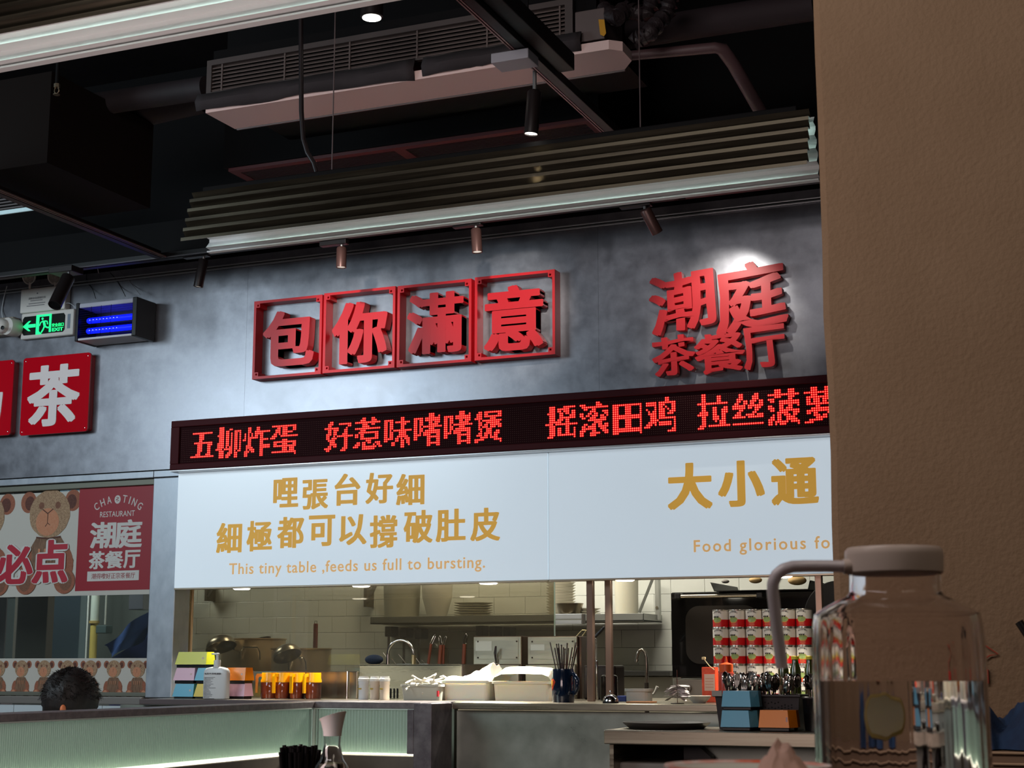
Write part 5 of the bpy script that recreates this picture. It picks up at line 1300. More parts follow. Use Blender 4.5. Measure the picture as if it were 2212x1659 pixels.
MB().box(x1-.018, x1-.010, 6.615, 6.6245, ZC+.018, ZC+.044).build('red_tag', mat('red_tag', (200, 40, 50), .5), t)
SPN = mat('white_spoon', (228, 222, 208), .3)
def spoon():
    o = MB()
    o.lathe([(.0001, 0), (.012, .003), (.019, .010), (.0175, .010), (.010, .005), (.0001, .003)], (0, 0, 0), 16, 0, Matrix.Diagonal((1.25, 1, 1)).to_4x4())
    o.tube([(.018, 0, .008), (.04, 0, .012), (.075, 0, .02)], [.0045, .0035, .0045], 8)
    return o.build('soup_spoon', SPN, loc=(0, 0, 0))
sp0 = spoon(); tag(sp0, 'white soup spoon heaped in the frosted basin', 'spoon', 'soup spoons in the basin')
random.seed(21)
for k in range(16):
    o = sp0 if k == 0 else sp0.copy()
    if k: COL.objects.link(o)
    o.location = (random.uniform(x0+.03, x1-.05), 6.62+random.uniform(.03, .11), z1-.012+random.uniform(0, .022))
    o.rotation_euler = (random.uniform(-.5, .5)+(PI if k % 3 == 0 else 0), random.uniform(-.35, .3), random.uniform(-2.2, .9))
# white container with bag
t, a0, a1, z1b = rtub('white_bag_tub', (953, 1470, 1056, 1514), 6.66, .16, .008, TUB2, .003, 'bright white tub with bunched plastic bag standing in the middle of the counter', 'tub')
mb = MB(); N = 26; M_ = 16; vs = []; fs = []
for i in range(N+1):
    for j in range(M_+1):
        u, v = i/N, j/M_
        x = a0+.0+(a1-a0+.01)*u; y = 6.665+.15*v
        hgt = .012+.055*max(0, u-.45)**1.0*2.2*(1-.3*abs(v-.5))+.018*mnoise.noise(Vector((u*7, v*5, 2)))
        if i in (0, N) or j in (0, M_): hgt = -.005
        vs.append((x, y, z1b+hgt))
for i in range(N):
    for j in range(M_): fs.append((i*(M_+1)+j, i*(M_+1)+j+1, (i+1)*(M_+1)+j+1, (i+1)*(M_+1)+j))
mb.add(vs, fs, 0, True); mb.build('plastic_bag', mat('white_bag', (246, 242, 230), .35, sub=.8), t)
qa, qb = at(950, 1462, Y=6.72), at(972, 1470, Y=6.72)
tag(MB().tube([qa, at(957, 1461, Y=6.72), qb], [.003, .006, .006], 8).build('white_ladle', SPN), 'curved white ladle end sticking out of the bright tub', 'ladle')
t, a0, a1, z1c = rtub('white_food_tub', (1062, 1472, 1190, 1514), 6.66, .2, .008, TUB3, .005, 'largest cream white tub with domed film cover beside the blue mug', 'tub')
mb = MB(); vs = []; fs = []; z_t = at(1120, 1440, Y=6.75).z
pr_ = [(0, 0), (.04, .55), (.16, .97), (.5, 1.0), (.84, .92), (.95, .6), (1, 0)]
for (u, hh_) in pr_:
    for j in range(9):
        v = j/8; e = 1-abs(2*v-1)**3*.5
        vs.append((a0+(a1-a0)*u, 6.665+.19*v, z1c+.001+(z_t-z1c)*hh_*e+.002*mnoise.noise(Vector((u*9, v*7, 1)))))
for i in range(len(pr_)-1):
    for j in range(8): fs.append((i*9+j, i*9+j+1, (i+1)*9+j+1, (i+1)*9+j))
mb.add(vs, fs, 0, True); mb.build('film_cover', mat('film_cover', (244, 240, 226), .25, sub=.8), t)
# blue mug with chopsticks
mc = base(1217, 6.5); x0, x1 = at(1191, 1480, Y=6.5).x, at(1238, 1480, Y=6.5).x; r = (x1-x0)/2; H = at(1217, 1445, Y=6.5).z-ZC
mg = thing('blue_mug', 'tall dark blue glazed mug with a red diamond mark holding steel rods', 'mug', tuple(mc))
NAVY = mat('navy_glaze', (16, 30, 50), .1, coat=.6)
MB().lathe([(.0001, 0), (r*.92, 0), (r*.96, .01), (r, H*.45), (r*.96, H*.85), (r*.9, H), (r*.84, H), (r*.86, H*.8), (r*.88, .02), (.0001, .015)], mc, 36).build('body', NAVY, mg)
hp = [Vector((mc.x+r*.8, 6.49, ZC+H*.86)), Vector((mc.x+r*1.15, 6.48, ZC+H*.84)), Vector((mc.x+r*1.5, 6.47, ZC+H*.68)), Vector((mc.x+r*1.5, 6.47, ZC+H*.42)), Vector((mc.x+r*1.25, 6.48, ZC+H*.28)), Vector((mc.x+r*.9, 6.49, ZC+H*.3))]
MB().tube(hp, [.008, .009, .01, .01, .009, .008], 12).build('handle', NAVY, mg)
def cylpatch(cx, cy, r, pts, m_name, m, parent, z0):   # polygon given as (angle offset, height) wrapped on a cylinder facing -Y
    vs = []
    for (a, z) in pts: vs.append((cx+r*math.sin(a), cy-r*math.cos(a), z0+z))
    c_ = len(vs); am = sum(p[0] for p in pts)/c_; zm = sum(p[1] for p in pts)/c_
    vs.append((cx+r*math.sin(am)*1.0, cy-r*math.cos(am)*1.0, z0+zm))
    return MB().add(vs, [(i, (i+1) % c_, c_) for i in range(c_)]).build(m_name, m, parent)
cylpatch(mc.x, 6.5, r*1.03, [(-1.25, H*.62), (-1.1, H*.70), (-.55, H*.70), (-.35, H*.62), (-.85, H*.34)], 'red_diamond', mat('mug_red', (200, 60, 30), .3), mg, ZC)
cylpatch(mc.x, 6.5, r*1.045, [(-1.1, H*.62), (-1.0, H*.66), (-.7, H*.66), (-.62, H*.60), (-.9, H*.44)], 'yellow_field', mat('mug_yellow', (214, 150, 50), .3), mg, ZC)
random.seed(5)
for k in range(15):
    a = random.uniform(-.9, .9); x = mc.x+r*.7*a; y = 6.5+random.uniform(-.02, .02); L = random.uniform(.12, .15)
    top = Vector((x+a*.035, y, ZC+H*.75+L)) ; bot = Vector((mc.x+a*.01, y, ZC+.03))
    t = tag(MB().tube([bot, top], .0028, 8).ball(top, .0042 if k % 4 == 0 else .003, 8, 6).build('steel_rod', mat('rod_steel', (120, 112, 108), .22, .95)), 'thin dark steel rod standing in the blue mug', 'rod', 'rods in the blue mug')
# bell
bc = base(1319, 6.42)
bl = thing('counter_bell', 'shiny chrome service bell in front of the second steel post', 'bell', tuple(bc))
MB().lathe([(.0001, 0), (.034, 0), (.034, .006), (.03, .008)], bc, 28).build('base', BLACKP, bl)
MB().lathe([(.034, .008), (.033, .016), (.028, .026), (.018, .034), (.006, .038), (.0001, .038)], bc, 32).build('dome', CHROME, bl)
MB().lathe([(.002, .036), (.002, .046), (.005, .048), (.004, .052), (.0001, .053)], bc, 14).build('button', CHROME, bl)
# small white container, blue item
t, a0, a1, zz = rtub('sauce_container', (1348, 1488, 1400, 1514), 6.62, .09, .004, mat('frost_tub', (196, 196, 186), .4, tr=.2, ior=1.3), .003, 'small frosted rectangular container by the sink tap', 'container')
x0, x1, z0, z1 = R(1333, 1503, 1352, 1514, 6.75)
tag(MB().box(x0, x1, 6.75, 6.8, ZC, z1, b=.003).build('blue_sponge', [mat('blue_item', (30, 50, 110), .6)]), 'small blue and white block right of the bell', 'sponge')
x0, x1, z0, z1 = R(1352, 1512, 1404, 1516, 6.5)
tag(MB().box(x0, x1, 6.5, 6.6, ZC, ZC+.006, b=.002).build('orange_mat', mat('orange_brown_mat', (170, 110, 60), .6)), 'thin orange brown mat under the frosted container', 'mat')
# receipt spike
sc_ = base(1463, 6.42)
sk_ = thing('receipt_spike', 'metal receipt spike with crumpled paper slips', 'receipt spike', tuple(sc_))
MB().lathe([(.0001, 0), (.028, 0), (.028, .003), (.0001, .004)], sc_, 20).build('base', DARKSTEEL, sk_)
tz = at(1463, 1447, Y=6.42).z; cz_ = at(1463, 1464, Y=6.42).z
MB().tube([sc_, (sc_.x, sc_.y, tz)], .0016, 8).tube([(sc_.x-.014, sc_.y, cz_), (sc_.x+.016, sc_.y, cz_)], .0016, 8).build('spike', CHROME, sk_)
PPM = mat('receipt_paper', (236, 226, 224), .7); random.seed(9)
for k in range(11):
    n = 8; vs = []; fs = []; ang = random.uniform(-.7, .7); w_ = random.uniform(.038, .052); z_ = ZC+.018+k*.0055; sx_ = random.uniform(-.01, .016); cu = random.uniform(.2, .9)
    for i in range(n+1):
        for j in range(4):
            u = (i/n-.5)*2; v = (j/3-.5)*2
            vs.append((sc_.x+sx_+u*w_*math.cos(ang)-v*.02*math.sin(ang), sc_.y+u*w_*math.sin(ang)+v*.02, z_+(.012 if k < 8 else .004)-cu*.022*u*u+.003*mnoise.noise(Vector((u*3, v*3, k)))))
    for i in range(n):
        for j in range(3): fs.append((i*4+j, i*4+j+1, i*4+5+j, i*4+4+j))
    tag(MB().add(vs, fs, 0, True).build('receipt_slip', PPM), 'crumpled white receipt slip pierced on the spike', 'receipt', 'receipt slips on the spike')
on = base(1510, 6.58)
tag(MB().lathe([(.0001, 0), (.025, 0), (.045, .02), (.052, .03), (.050, .031), (.04, .02), (.02, .004), (.0001, .004)], on, 30).build('white_bowl', WHC), 'shallow white bowl right of the receipt spike', 'bowl')
# cans
CANW = mat('can_white', (234, 226, 212), .35); CANR = mat('can_red', (206, 24, 28), .35); CANG = mat('can_green', (150, 168, 96), .4); CANY = mat('can_gold', (214, 170, 60), .4); CANK = mat('can_black', (40, 34, 32), .5); CANO = mat('can_orange_print', (232, 120, 70), .5); TIN = mat('tin', (196, 190, 180), .25, .9)
YCN = 6.95
cx0, cx1 = at(1541, 1400, Y=YCN).x, at(1758, 1400, Y=YCN).x
pc_ = (cx1-cx0)/6; rc = pc_*.492; zt = at(1541, 1318, Y=YCN).z; hc = (zt-ZC)/5
def make_can(label):
    c = Vector((cx0+pc_/2, YCN, ZC))
    t = thing('milk_can', label, 'can', tuple(c), 'stacked milk cans')
    MB().lathe([(.0001, 0), (rc*.98, 0), (rc, .002), (rc*.975, .0045), (rc*.965, .006), (rc*.965, hc-.006), (rc*.975, hc-.0045), (rc, hc-.002), (rc*.98, hc), (rc*.95, hc-.003), (.0001, hc-.003)], c, 28).build('tin_body', TIN, t)
    MB().lathe([(rc*.985, .005), (rc*.98, hc*.46)], c, 28).build('red_band', CANR, t)
    MB().lathe([(rc*.985, hc*.46), (rc*.985, hc-.006)], c, 28).build('white_band', CANW, t)
    def arc(r, am, z, ra, rz, n=14): return [(am+ra*math.cos(2*PI*i/n), z+rz*math.sin(2*PI*i/n)) for i in range(n)]
    cylpatch(c.x, c.y, rc*1.01, arc(rc, -.15, hc*.44, .55, hc*.17), 'gold_ring', CANY, t, ZC)
    cylpatch(c.x, c.y, rc*1.022, arc(rc, -.15, hc*.45, .48, hc*.14), 'green_medallion', CANG, t, ZC)
    k = MB()
    for (da, w_) in ((-.36, .13), (-.12, .10), (.12, .12)):
        P = [(-.15+da-w_+.0, .60), (-.15+da-w_*.4, .65), (-.15+da+w_*.2, .63), (-.15+da+w_, .67), (-.15+da+w_*.8, .58), (-.15+da+w_*.4, .55), (-.15+da-w_*.5, .56)]
        vs = [(c.x+rc*1.028*math.sin(a), c.y-rc*1.028*math.cos(a), ZC+z*hc) for a, z in P]; k.add(vs, [tuple(range(len(vs)))])
    k.build('cow_marks', CANK, t)
    # arched brand line
    tx_ = MB(); txt = 'BLACK&WHITE'
    for i, ch in enumerate(txt):
        a = -.15+(i-5)*.105; z = .76+.08*math.cos((i-5)*.26)
        g = put_glyph(MB(), ch, -.0017, .0017, 0, hc*.085, 0, .0002, .0)
        g.xform(Matrix.Translation((c.x+rc*1.012*math.sin(a), c.y-rc*1.012*math.cos(a), ZC+z*hc)) @ Matrix.Rotation(a, 4, 'Z') @ Matrix.Rotation(-(5-i)*-.05, 4, 'Y'))
        tx_.add(g.v, g.f)
    tx_.build('brand_line', CANK, t)
    o = MB()
    for i, (wd, z) in enumerate(((.36, .26), (.30, .20), (.34, .14), (.2, .08))):
        vs = []
        for s in range(7):
            a = -.15-wd+2*wd*s/6
            for dz in (0, .028): vs.append((c.x+rc*1.006*math.sin(a), c.y-rc*1.006*math.cos(a), ZC+(z+dz)*hc))
        o.add(vs, [(q*2, q*2+2, q*2+3, q*2+1) for q in range(6)])
    o.build('print_lines', CANO, t)
    return t
rows = ('bottom', 'second', 'third', 'fourth', 'top'); cols = ('leftmost', 'second', 'third', 'fourth', 'fifth', 'sixth')
can0 = None
for r_ in range(5):
    for c_ in range(6):
        lab = 'red and white milk can, %s row, %s column from the oven side' % (rows[r_], cols[c_]) if c_ else 'red and white milk can, %s row, column nearest the oven' % rows[r_]
        if can0 is None: can0 = make_can(lab); continue
        copy_tree(can0, loc=Vector((cx0+pc_*(c_+.5)+random.uniform(-.0006, .0006), YCN+random.uniform(-.003, .003), ZC+hc*r_+.0003)), label=lab, rz=random.uniform(-.14, .14))
# sauce box, bottle
x0, x1, z0, z1 = R(1516, 1441, 1546, 1514, 6.7)
t = thing('red_sauce_pack', 'red carton with pale label left of the squeeze bottle', 'carton', ((x0+x1)/2, 6.72, ZC))
MB().box(x0, x1, 6.7, 6.75, ZC, z1, b=.003).build('carton', mat('carton_red', (222, 66, 30), .45, nz=50, rgb2=(236, 90, 50)), t)
MB().box(x0+.012, x1-.004, 6.6985, 6.7005, ZC+.05, z1-.03).build('label', mat('carton_label', (222, 188, 164), .5), t)
for k in range(4): MB().box(x0+.016, x1-.009, 6.698, 6.6984, z1-.05-k*.012, z1-.048-k*.012).build('print_line', mat('carton_print', (196, 120, 90), .5), t)
x0, x1, z0, z1 = R(1552, 1430, 1586, 1495, 6.5); c = Vector(((x0+x1)/2, 6.5, ZC)); r = (x1-x0)/2
t = thing('squeeze_bottle', 'orange-red squeeze bottle with pointed nozzle before the cans', 'squeeze bottle', tuple(c))
zn = at(1567, 1419, Y=6.5).z-ZC; zc2 = at(1567, 1433, Y=6.5).z-ZC; zb2 = at(1567, 1452, Y=6.5).z-ZC
MB().lathe([(.0001, 0), (r*.95, 0), (r, .01), (r*.98, zb2-.006), (r*.9, zb2), (.0001, zb2)], c, 30).build('body', mat('sauce_body', (190, 64, 44), .3, nz=(12, 12, 12), rgb2=(160, 40, 40)), t)
MB().lathe([(r*.86, zb2), (r*.86, zc2-.004), (r*.6, zc2), (.006, zc2+.004), (.0035, zn), (.0001, zn+.001)], c, 24).build('nozzle_cap', mat('nozzle_orange', (226, 92, 40), .35, sub=.2), t)
a, b = at(1519, 1423, Y=6.66), at(1543, 1447, Y=6.66)
t = thing('plastic_scoop', 'thin cream scoop leaning out beside the red carton', 'scoop', tuple(b))
MB().tube([b, at(1532, 1438, Y=6.66), at(1521, 1424, Y=6.66)], .002, 8).build('stem', mat('scoop_cream', (226, 200, 150), .5), t)
MB().box(a.x-.006, a.x+.010, 6.655, 6.67, a.z-.004, a.z+.008, b=.003).build('tip', MATS['scoop_cream'], t)
# yellow-capped sauce bottles
for i, (px_, lab) in enumerate(((1692, 'small yellow-capped sauce bottle behind the cutlery, left of three'), (1718, 'small yellow-capped sauce bottle behind the cutlery, middle of three'), (1749, 'small yellow-capped sauce bottle behind the cutlery, right of three'))):
    c = Vector((at(px_, 1440, Y=6.6).x, 6.6, ZC)); zt_ = at(px_, 1417, Y=6.6).z-ZC
    t = thing('sauce_bottle', lab, 'bottle', tuple(c), 'yellow-capped sauce bottles')
    MB().lathe([(.0001, 0), (.021, 0), (.022, .01), (.022, zt_-.055), (.014, zt_-.03), (.0125, zt_-.012)], c, 20).build('body', mat('bottle_green_brown', (60, 66, 30), .15, coat=.4), t)
    MB().lathe([(.0165, zt_-.014), (.0165, zt_-.001), (.0001, zt_)], c, 20).build('cap', mat('cap_yellow', (226, 206, 60), .4), t)
# black perforated basket with cutlery on the service shelf
ZS = .816
bx0, bx1 = at(1545, 1530, Y=5.98).x, at(1727, 1530, Y=5.98).x
ztop = at(1640, 1503, Y=5.98).z
bk = thing('cutlery_basket', 'black perforated plastic basket full of cutlery on the service shelf', 'basket', ((bx0+bx1)/2, 6.05, ZS))
BK = mat('basket_black', (36, 30, 32), .45)
def taper_box(x0, x1, y0, y1, z0, z1, t_, th):
    A = [(x0+t_, y0+t_, z0), (x1-t_, y0+t_, z0), (x1-t_, y1-t_, z0), (x0+t_, y1-t_, z0)]; B = [(x0, y0, z1), (x1, y0, z1), (x1, y1, z1), (x0, y1, z1)]
    Cc = [(x0+th, y0+th, z1), (x1-th, y0+th, z1), (x1-th, y1-th, z1), (x0+th, y1-th, z1)]; D = [(x0+t_+th, y0+t_+th, z0+th), (x1-t_-th, y0+t_+th, z0+th), (x1-t_-th, y1-t_-th, z0+th), (x0+t_+th, y1-t_-th, z0+th)]
    vs = A+B+Cc+D; fs = [(3, 2, 1, 0), (12, 13, 14, 15)]
    for s in range(3):
        for k in range(4): fs.append((s*4+k, s*4+(k+1) % 4, (s+1)*4+(k+1) % 4, (s+1)*4+k))
    return MB().add(vs, fs)
taper_box(bx0, bx1, 5.98, 6.14, ZS, ztop, .012, .004).build('shell', BK, bk)
MB().tube([(bx0-.006, 5.974, ztop), (bx1+.004, 5.974, ztop), (bx1+.004, 6.146, ztop), (bx0-.006, 6.146, ztop)], .005, 8, closed=True).build('rim', BK, bk)
hl = MB(); HO = mat('basket_hole', (6, 5, 5), .8); hb = ztop-ZS
for i in range(22):
    for j in range(3):
        if (i//6+j) % 4 == 3: continue
        x = bx0+.03+i*(bx1-bx0-.06)/21; z = ZS+hb*(.78-.075*j)+(.004 if i % 2 else 0); f_ = (z-ZS)/hb
        y = 5.98+.012*(1-f_)-.0006
        hl.ell(x, z, .0032, .0032, y, y+.0004, 0, 8)
tag(hl.build('perforations', HO, bk), kind='stuff')
c = Vector((at(1759, 1540, Y=6.0).x, 6.0, ZS))
rb = thing('cutlery_cup', 'round black cutlery cup beside the black basket, next to the water jug', 'cup', tuple(c))
MB().lathe([(.0001, 0), (.036, 0), (.042, .12), (.044, .122), (.040, .122), (.035, .01), (.0001, .008)], c, 30).build('shell', BLACKP, rb)
MB().lathe([(.0445, .118), (.046, .124), (.041, .125)], c, 30).build('rim', mat('cup_rim', (70, 64, 62), .3), rb)
CUT = mat('cutlery_steel', (186, 176, 168), .14, 1.0)
def fork():
    t = MB(); 
    t.tube([(0, 0, 0), (0, 0, .07), (0, .002, .125)], [.0035, .0028, .002], 6)
    t.prism([(-.002, .123), (.002, .123), (.009, .137), (.011, .15), (-.011, .15), (-.009, .137)], -.0005, .001)
    for k in range(4): x = -.0095+k*.0063; t.prism([(x-.0014, .149), (x+.0014, .149), (x+.0009, .182), (x-.0009, .182)], -.0005, .001)
    return t.build('fork', CUT, loc=(0, 0, 0))
def tspoon():
    t = MB(); t.tube([(0, 0, 0), (0, 0, .08), (0, .002, .13)], [.004, .0028, .002], 6)
    t.ball((0, 0, .155), .027, 16, 10, sc=(.62, .18, 1)); return t.build('spoon', CUT, loc=(0, 0, 0))
fk, ts = fork(), tspoon()
tag(fk, 'steel fork standing upright in the black basket', 'fork', 'forks in the black basket'); tag(ts, 'steel spoon standing upright in the black basket', 'spoon', 'spoons in the black basket')
random.seed(33); nf = [0, 0]
for k in range(84):
    isf = k % 2
    src = fk if isf else ts
    if nf[isf] == 0: o = src
    else: o = src.copy(); COL.objects.link(o)
    nf[isf] += 1
    u = random.random()
    if k >= 74:
        o.location = (c.x+random.uniform(-.016, .016), 6.0+random.uniform(-.016, .016), ZS+.012+random.uniform(0, .02)); lean = random.uniform(-.10, .10)
        o['label'] = 'steel %s standing in the round black cup' % ('fork' if isf else 'spoon'); o['group'] = '%ss in the round black cup' % ('fork' if isf else 'spoon')
    else:
        o.location = (bx0+.03+u*(bx1-bx0-.06), 6.0+random.uniform(0, .12), ZS+.008+random.uniform(0, .03)); lean = random.uniform(-.25, .25)*(1 if .1 < u < .9 else .3)
        if u < .12: lean = -.0
    o.rotation_euler = (random.uniform(-.12, .12), lean, random.uniform(-.9, .9))
# grey insert in basket left
x0, x1, z0, z1 = R(1538, 1493, 1560, 1504, 5.97)
MB().box(x0, x1, 5.966, 5.972, z0, z1+.002, b=.001).build('pale_label', mat('pale_insert', (150, 140, 130), .4), bk)
# napkin boxes on the service shelf
def napkin(px, Y, m, label, z):
    x0, x1, z0, z1 = R(*px, Y); h = z1-z0
    t = thing('napkin_box', label, 'napkin box', ((x0+x1)/2, Y+.05, z))
    vs = []
    for (zz, s) in ((z+h*.18, 0), (z+h, .006)):
        vs += [(x0+s, Y+s, zz), (x1-.022-s, Y+s, zz), (x1-s, Y+.05, zz), (x1-s, Y+.09, zz), (x0+s, Y+.09, zz)]
    MB().add(vs, [(0, 1, 6, 5), (1, 2, 7, 6), (2, 3, 8, 7), (3, 4, 9, 8), (4, 0, 5, 9), (5, 6, 7, 8, 9), (4, 3, 2, 1, 0)]).build('cover', m, t)
    MB().box(x0+.004, x1-.022, Y+.006, Y+.085, z, z+h*.178, b=.003).build('base', BLACKP, t)
    return t, x0, x1, z+h
NB = mat('napkin_box_blue', (92, 168, 196), .28)
_, _, _, zz = napkin((1556, 1532, 1632, 1576), 5.87, NB, 'sky blue napkin box standing on the service shelf, lower of two', ZS)
napkin((1558, 1491, 1634, 1533), 5.87, NB, 'sky blue napkin box stacked on another blue one', zz+.0005)
t, x0, x1, zz = napkin((1638, 1535, 1717, 1581), 5.86, mat('napkin_box_orange', (236, 128, 14), .28), 'orange napkin box standing alone on the service shelf', ZS)
MB().box(x1-.034, x1-.028, 5.862, 5.866, ZS+.03, ZS+.052).build('badge', mat('badge_mauve', (190, 150, 150), .4), t)

# ================================================================ PERSON BEHIND THE BAR
hc_ = at(152, 1512, Y=5.0)
pe = thing('person', 'person with short black hair seen from behind over the bar at lower left', 'person', (hc_.x, 5.0, 0))
SK = mat('skin', (206, 140, 104), .5, sub=.15)
rings = [(.13, .09, .30, 0), (.15, .10, .45, 0), (.165, .105, .62, 0), (.17, .10, .74, 0), (.145, .085, .80, 0), (.08, .065, .835, .0), (.052, .055, .86, .005), (.05, .055, .885, .008), (.066, .08, .905, .0), (.074, .09, .94, 0), (.072, .088, .965, 0), (.058, .07, .99, 0), (.035, .045, 1.003, 0), (.0005, .0005, 1.008, 0)]
vs = []; fs = []; n = 24
for (rx, ry, z, dy) in rings:
    for k in range(n): a = 2*PI*k/n; vs.append((hc_.x+rx*math.cos(a), 5.0+ry*math.sin(a)+dy, z-.012))
for i in range(len(rings)-1):
    for k in range(n): fs.append((i*n+k, i*n+(k+1) % n, (i+1)*n+(k+1) % n, (i+1)*n+k))
bd = MB().add(vs, fs, 0, True); bd.m = [1 if f[0]//n < 5 else 0 for f in bd.f]
bd.build('body', [SK, mat('dark_shirt', (40, 36, 40), .8)], pe)
HAIR = mat('black_hair', (20, 16, 15), .6, nz=(60, 60, 12), rgb2=(38, 30, 27))
hm = MB(); vs = []; fs = []; n = 40; m2 = 24
for i in range(m2+1):
    th = PI*.5-(PI*.5+.52)*i/m2
    for k in range(n):
        a = 2*PI*k/n; front = math.sin(a)
        d = Vector((math.cos(a)*math.cos(th), math.sin(a)*math.cos(th), math.sin(th)))
        rr_ = 1+.05*mnoise.noise(d*9)+.07*mnoise.noise(Vector((d.x*3, d.y*3, 5)))
        cleft = .20*math.exp(-((math.atan2(d.x, .6)-.08)/.13)**2)*max(0, d.z)
        bump_ = .07*math.exp(-((d.x-.42)/.28)**2)*max(0, d.z)+.05*math.exp(-((d.x+.30)/.28)**2)*max(0, d.z)
        rr_ += bump_-cleft
        vs.append((hc_.x+.099*d.x*rr_, 5.0+.113*d.y*rr_, .93+.113*d.z*rr_))
for i in range(m2):
    for k in range(n): fs.append((i*n+k, i*n+(k+1) % n, (i+1)*n+(k+1) % n, (i+1)*n+k))
hm.add(vs, fs, 0, True)
random.seed(12)
for k in range(1500):
    a = random.uniform(0, 2*PI); th = random.uniform(.0, 1.5); d = Vector((math.cos(a)*math.cos(th), math.sin(a)*math.cos(th), math.sin(th)))
    p = Vector((hc_.x+.097*d.x, 5.0+.111*d.y, .93+.113*d.z)); tg = Vector((-d.y, d.x, random.uniform(-.3, .3)))*random.uniform(-.02, .02)
    hm.tube([p, p+d*.008+tg*.4, p+d*random.uniform(.008, .022)+tg-Vector((0, 0, .008))], [.0012, .0009, .0003], 3)
hm.build('hair', HAIR, pe)
for s in (-1, ):
    e = at(136, 1532, Y=4.885)
    MB().ball(e, .017, 14, 10, sc=(.55, .8, 1)).build('ear', mat('ear_skin', (224, 130, 84), .5, sub=.3), pe)
MB().ball((hc_.x+.074, 5.0, .93), .016, 14, 10, sc=(.5, .8, 1.2)).build('ear', SK, pe)

# ================================================================ NEAR TABLES
def pt(px, py, D): return CAM+(FW+RT*((px-PX)/F)+UP*((PY-py)/F))*D
# neighbour table with straws and bottle
TW = mat('table_laminate', (120, 106, 92), .4)
ntz = .76
q = pt(660, 1640, 2.5)
t = thing('dining_table', 'neighbouring wooden table below the frame holding straw cup and carafe', 'table', (q.x, q.y+.1, 0))
MB().box(q.x-.35, q.x+.45, q.y-.25, q.y+.4, ntz-.03, ntz, b=.004).build('tabletop', TW, t)
for sx in (-.3, .4):
    for sy in (-.2, .35): MB().box(q.x+sx-.02, q.x+sx+.02, q.y+sy-.02, q.y+sy+.02, 0, ntz-.031, b=.003).build('leg', DARKSTEEL, t)
cpos = Vector((pt(648, 1640, 2.5).x, pt(648, 1640, 2.5).y, ntz))
zst = pt(650, 1610, 2.5).z
cu = thing('straw_cup', 'black cup packed with black drinking straws', 'cup', tuple(cpos))
MB().lathe([(.0001, 0), (.026, 0), (.03, .09), (.031, .092), (.028, .092), (.024, .004), (.0001, .004)], cpos, 28).build('shell', BLACKP, cu)
ST = mat('straw_black', (14, 12, 13), .22)
random.seed(4)
for k in range(46):
    rr_ = .021*math.sqrt(random.random()); a = random.uniform(0, 2*PI); dx, dy = rr_*math.cos(a), rr_*math.sin(a)
    L = zst-ntz-random.uniform(0, .012)
    b0 = cpos+Vector((dx*.7, dy*.7, .006)); b1 = cpos+Vector((dx*1.55, dy*1.55, L))
    o = MB(); o.tube([b0, b1], .0033, 10, caps=False).tube([b1, b0], .0026, 10, caps=False)
    tag(o.build('drinking_straw', ST), 'black drinking straw packed in the black cup', 'straw', 'straws in the cup')
cp = Vector((pt(717, 1640, 2.35).x, pt(717, 1640, 2.35).y, ntz)); z1_ = pt(717, 1541, 2.35).z
pm_ = 2.35/3400
ca = thing('water_carafe', 'clear water carafe with slanted white silicone spout cap', 'carafe', tuple(cp))
CLR = mat('clear_glass', (250, 250, 250), .02, tr=1, ior=1.42)
zz = lambda py: pt(717, py, 2.35).z-ntz
MB().lathe([(.0001, 0), (40*pm_, 0), (42*pm_, .01), (36*pm_, zz(1655)), (25*pm_, zz(1640)), (17.5*pm_, zz(1610)), (19*pm_, zz(1585)), (18*pm_, zz(1584)), (16.5*pm_, zz(1611)), (24*pm_, zz(1641)), (34*pm_, zz(1656)), (40*pm_, .014), (.0001, .006)], cp, 36).build('glass_body', CLR, ca)
CAPW = mat('silicone_cap', (224, 216, 214), .4, sub=.3)
n = 32; vs = []; fs = []
for (r_, zl, sl) in ((19.5*pm_, zz(1590), 0), (20.5*pm_, zz(1580), 0), (26*pm_, zz(1555), .5), (29.5*pm_, zz(1546), 1.0), (28*pm_, zz(1546), 1.0), (18*pm_, zz(1570), .3), (.0005, zz(1572), 0)):
    for k in range(n):
        a = 2*PI*k/n; ca_ = math.cos(a)
        vs.append((cp.x+r_*ca_, cp.y+r_*math.sin(a), cp.z+zl+sl*.0065*ca_))
for i in range(6):
    for k in range(n): fs.append((i*n+k, i*n+(k+1) % n, (i+1)*n+(k+1) % n, (i+1)*n+k))
MB().add(vs, fs, 0, True).build('spout_cap', CAPW, ca)
MB().lathe([(.0001, .0145), (38*pm_, .016), (31*pm_, zz(1657)), (28*pm_, zz(1649)), (.0001, zz(1649))], cp, 32).build('water', mat('water', (250, 252, 252), .0, tr=1, ior=1.33), ca)

# own table with dispenser jug
TZ = .80
jc = pt(1936, 1325, 1.15); J = Vector((jc.x, jc.y, TZ)); k_ = 1.15/3400
t = thing('dining_table', 'own table with dark top carrying the glass water dispenser', 'table', (J.x, J.y, 0))
MB().box(J.x-.55, J.x+.6, J.y-.45, J.y+.28, TZ-.03, TZ, b=.004).build('tabletop', mat('own_table_top', (96, 76, 62), .35, nz=(4, 40, 4), rgb2=(112, 90, 74)), t)
for sx in (-.5, .55):
    for sy in (-.4, .23): MB().box(J.x+sx-.02, J.x+sx+.02, J.y+sy-.02, J.y+sy+.02, 0, TZ-.031, b=.003).build('leg', DARKSTEEL, t)
zp = lambda py: pt(1936, py, 1.15).z-TZ
jg = thing('water_dispenser_jug', 'large fluted clear water jug with lid and bent spout tube at lower right', 'jug', tuple(J))
JG = mat('clear_jug_plastic', (250, 246, 246), .03, tr=1, ior=1.22)
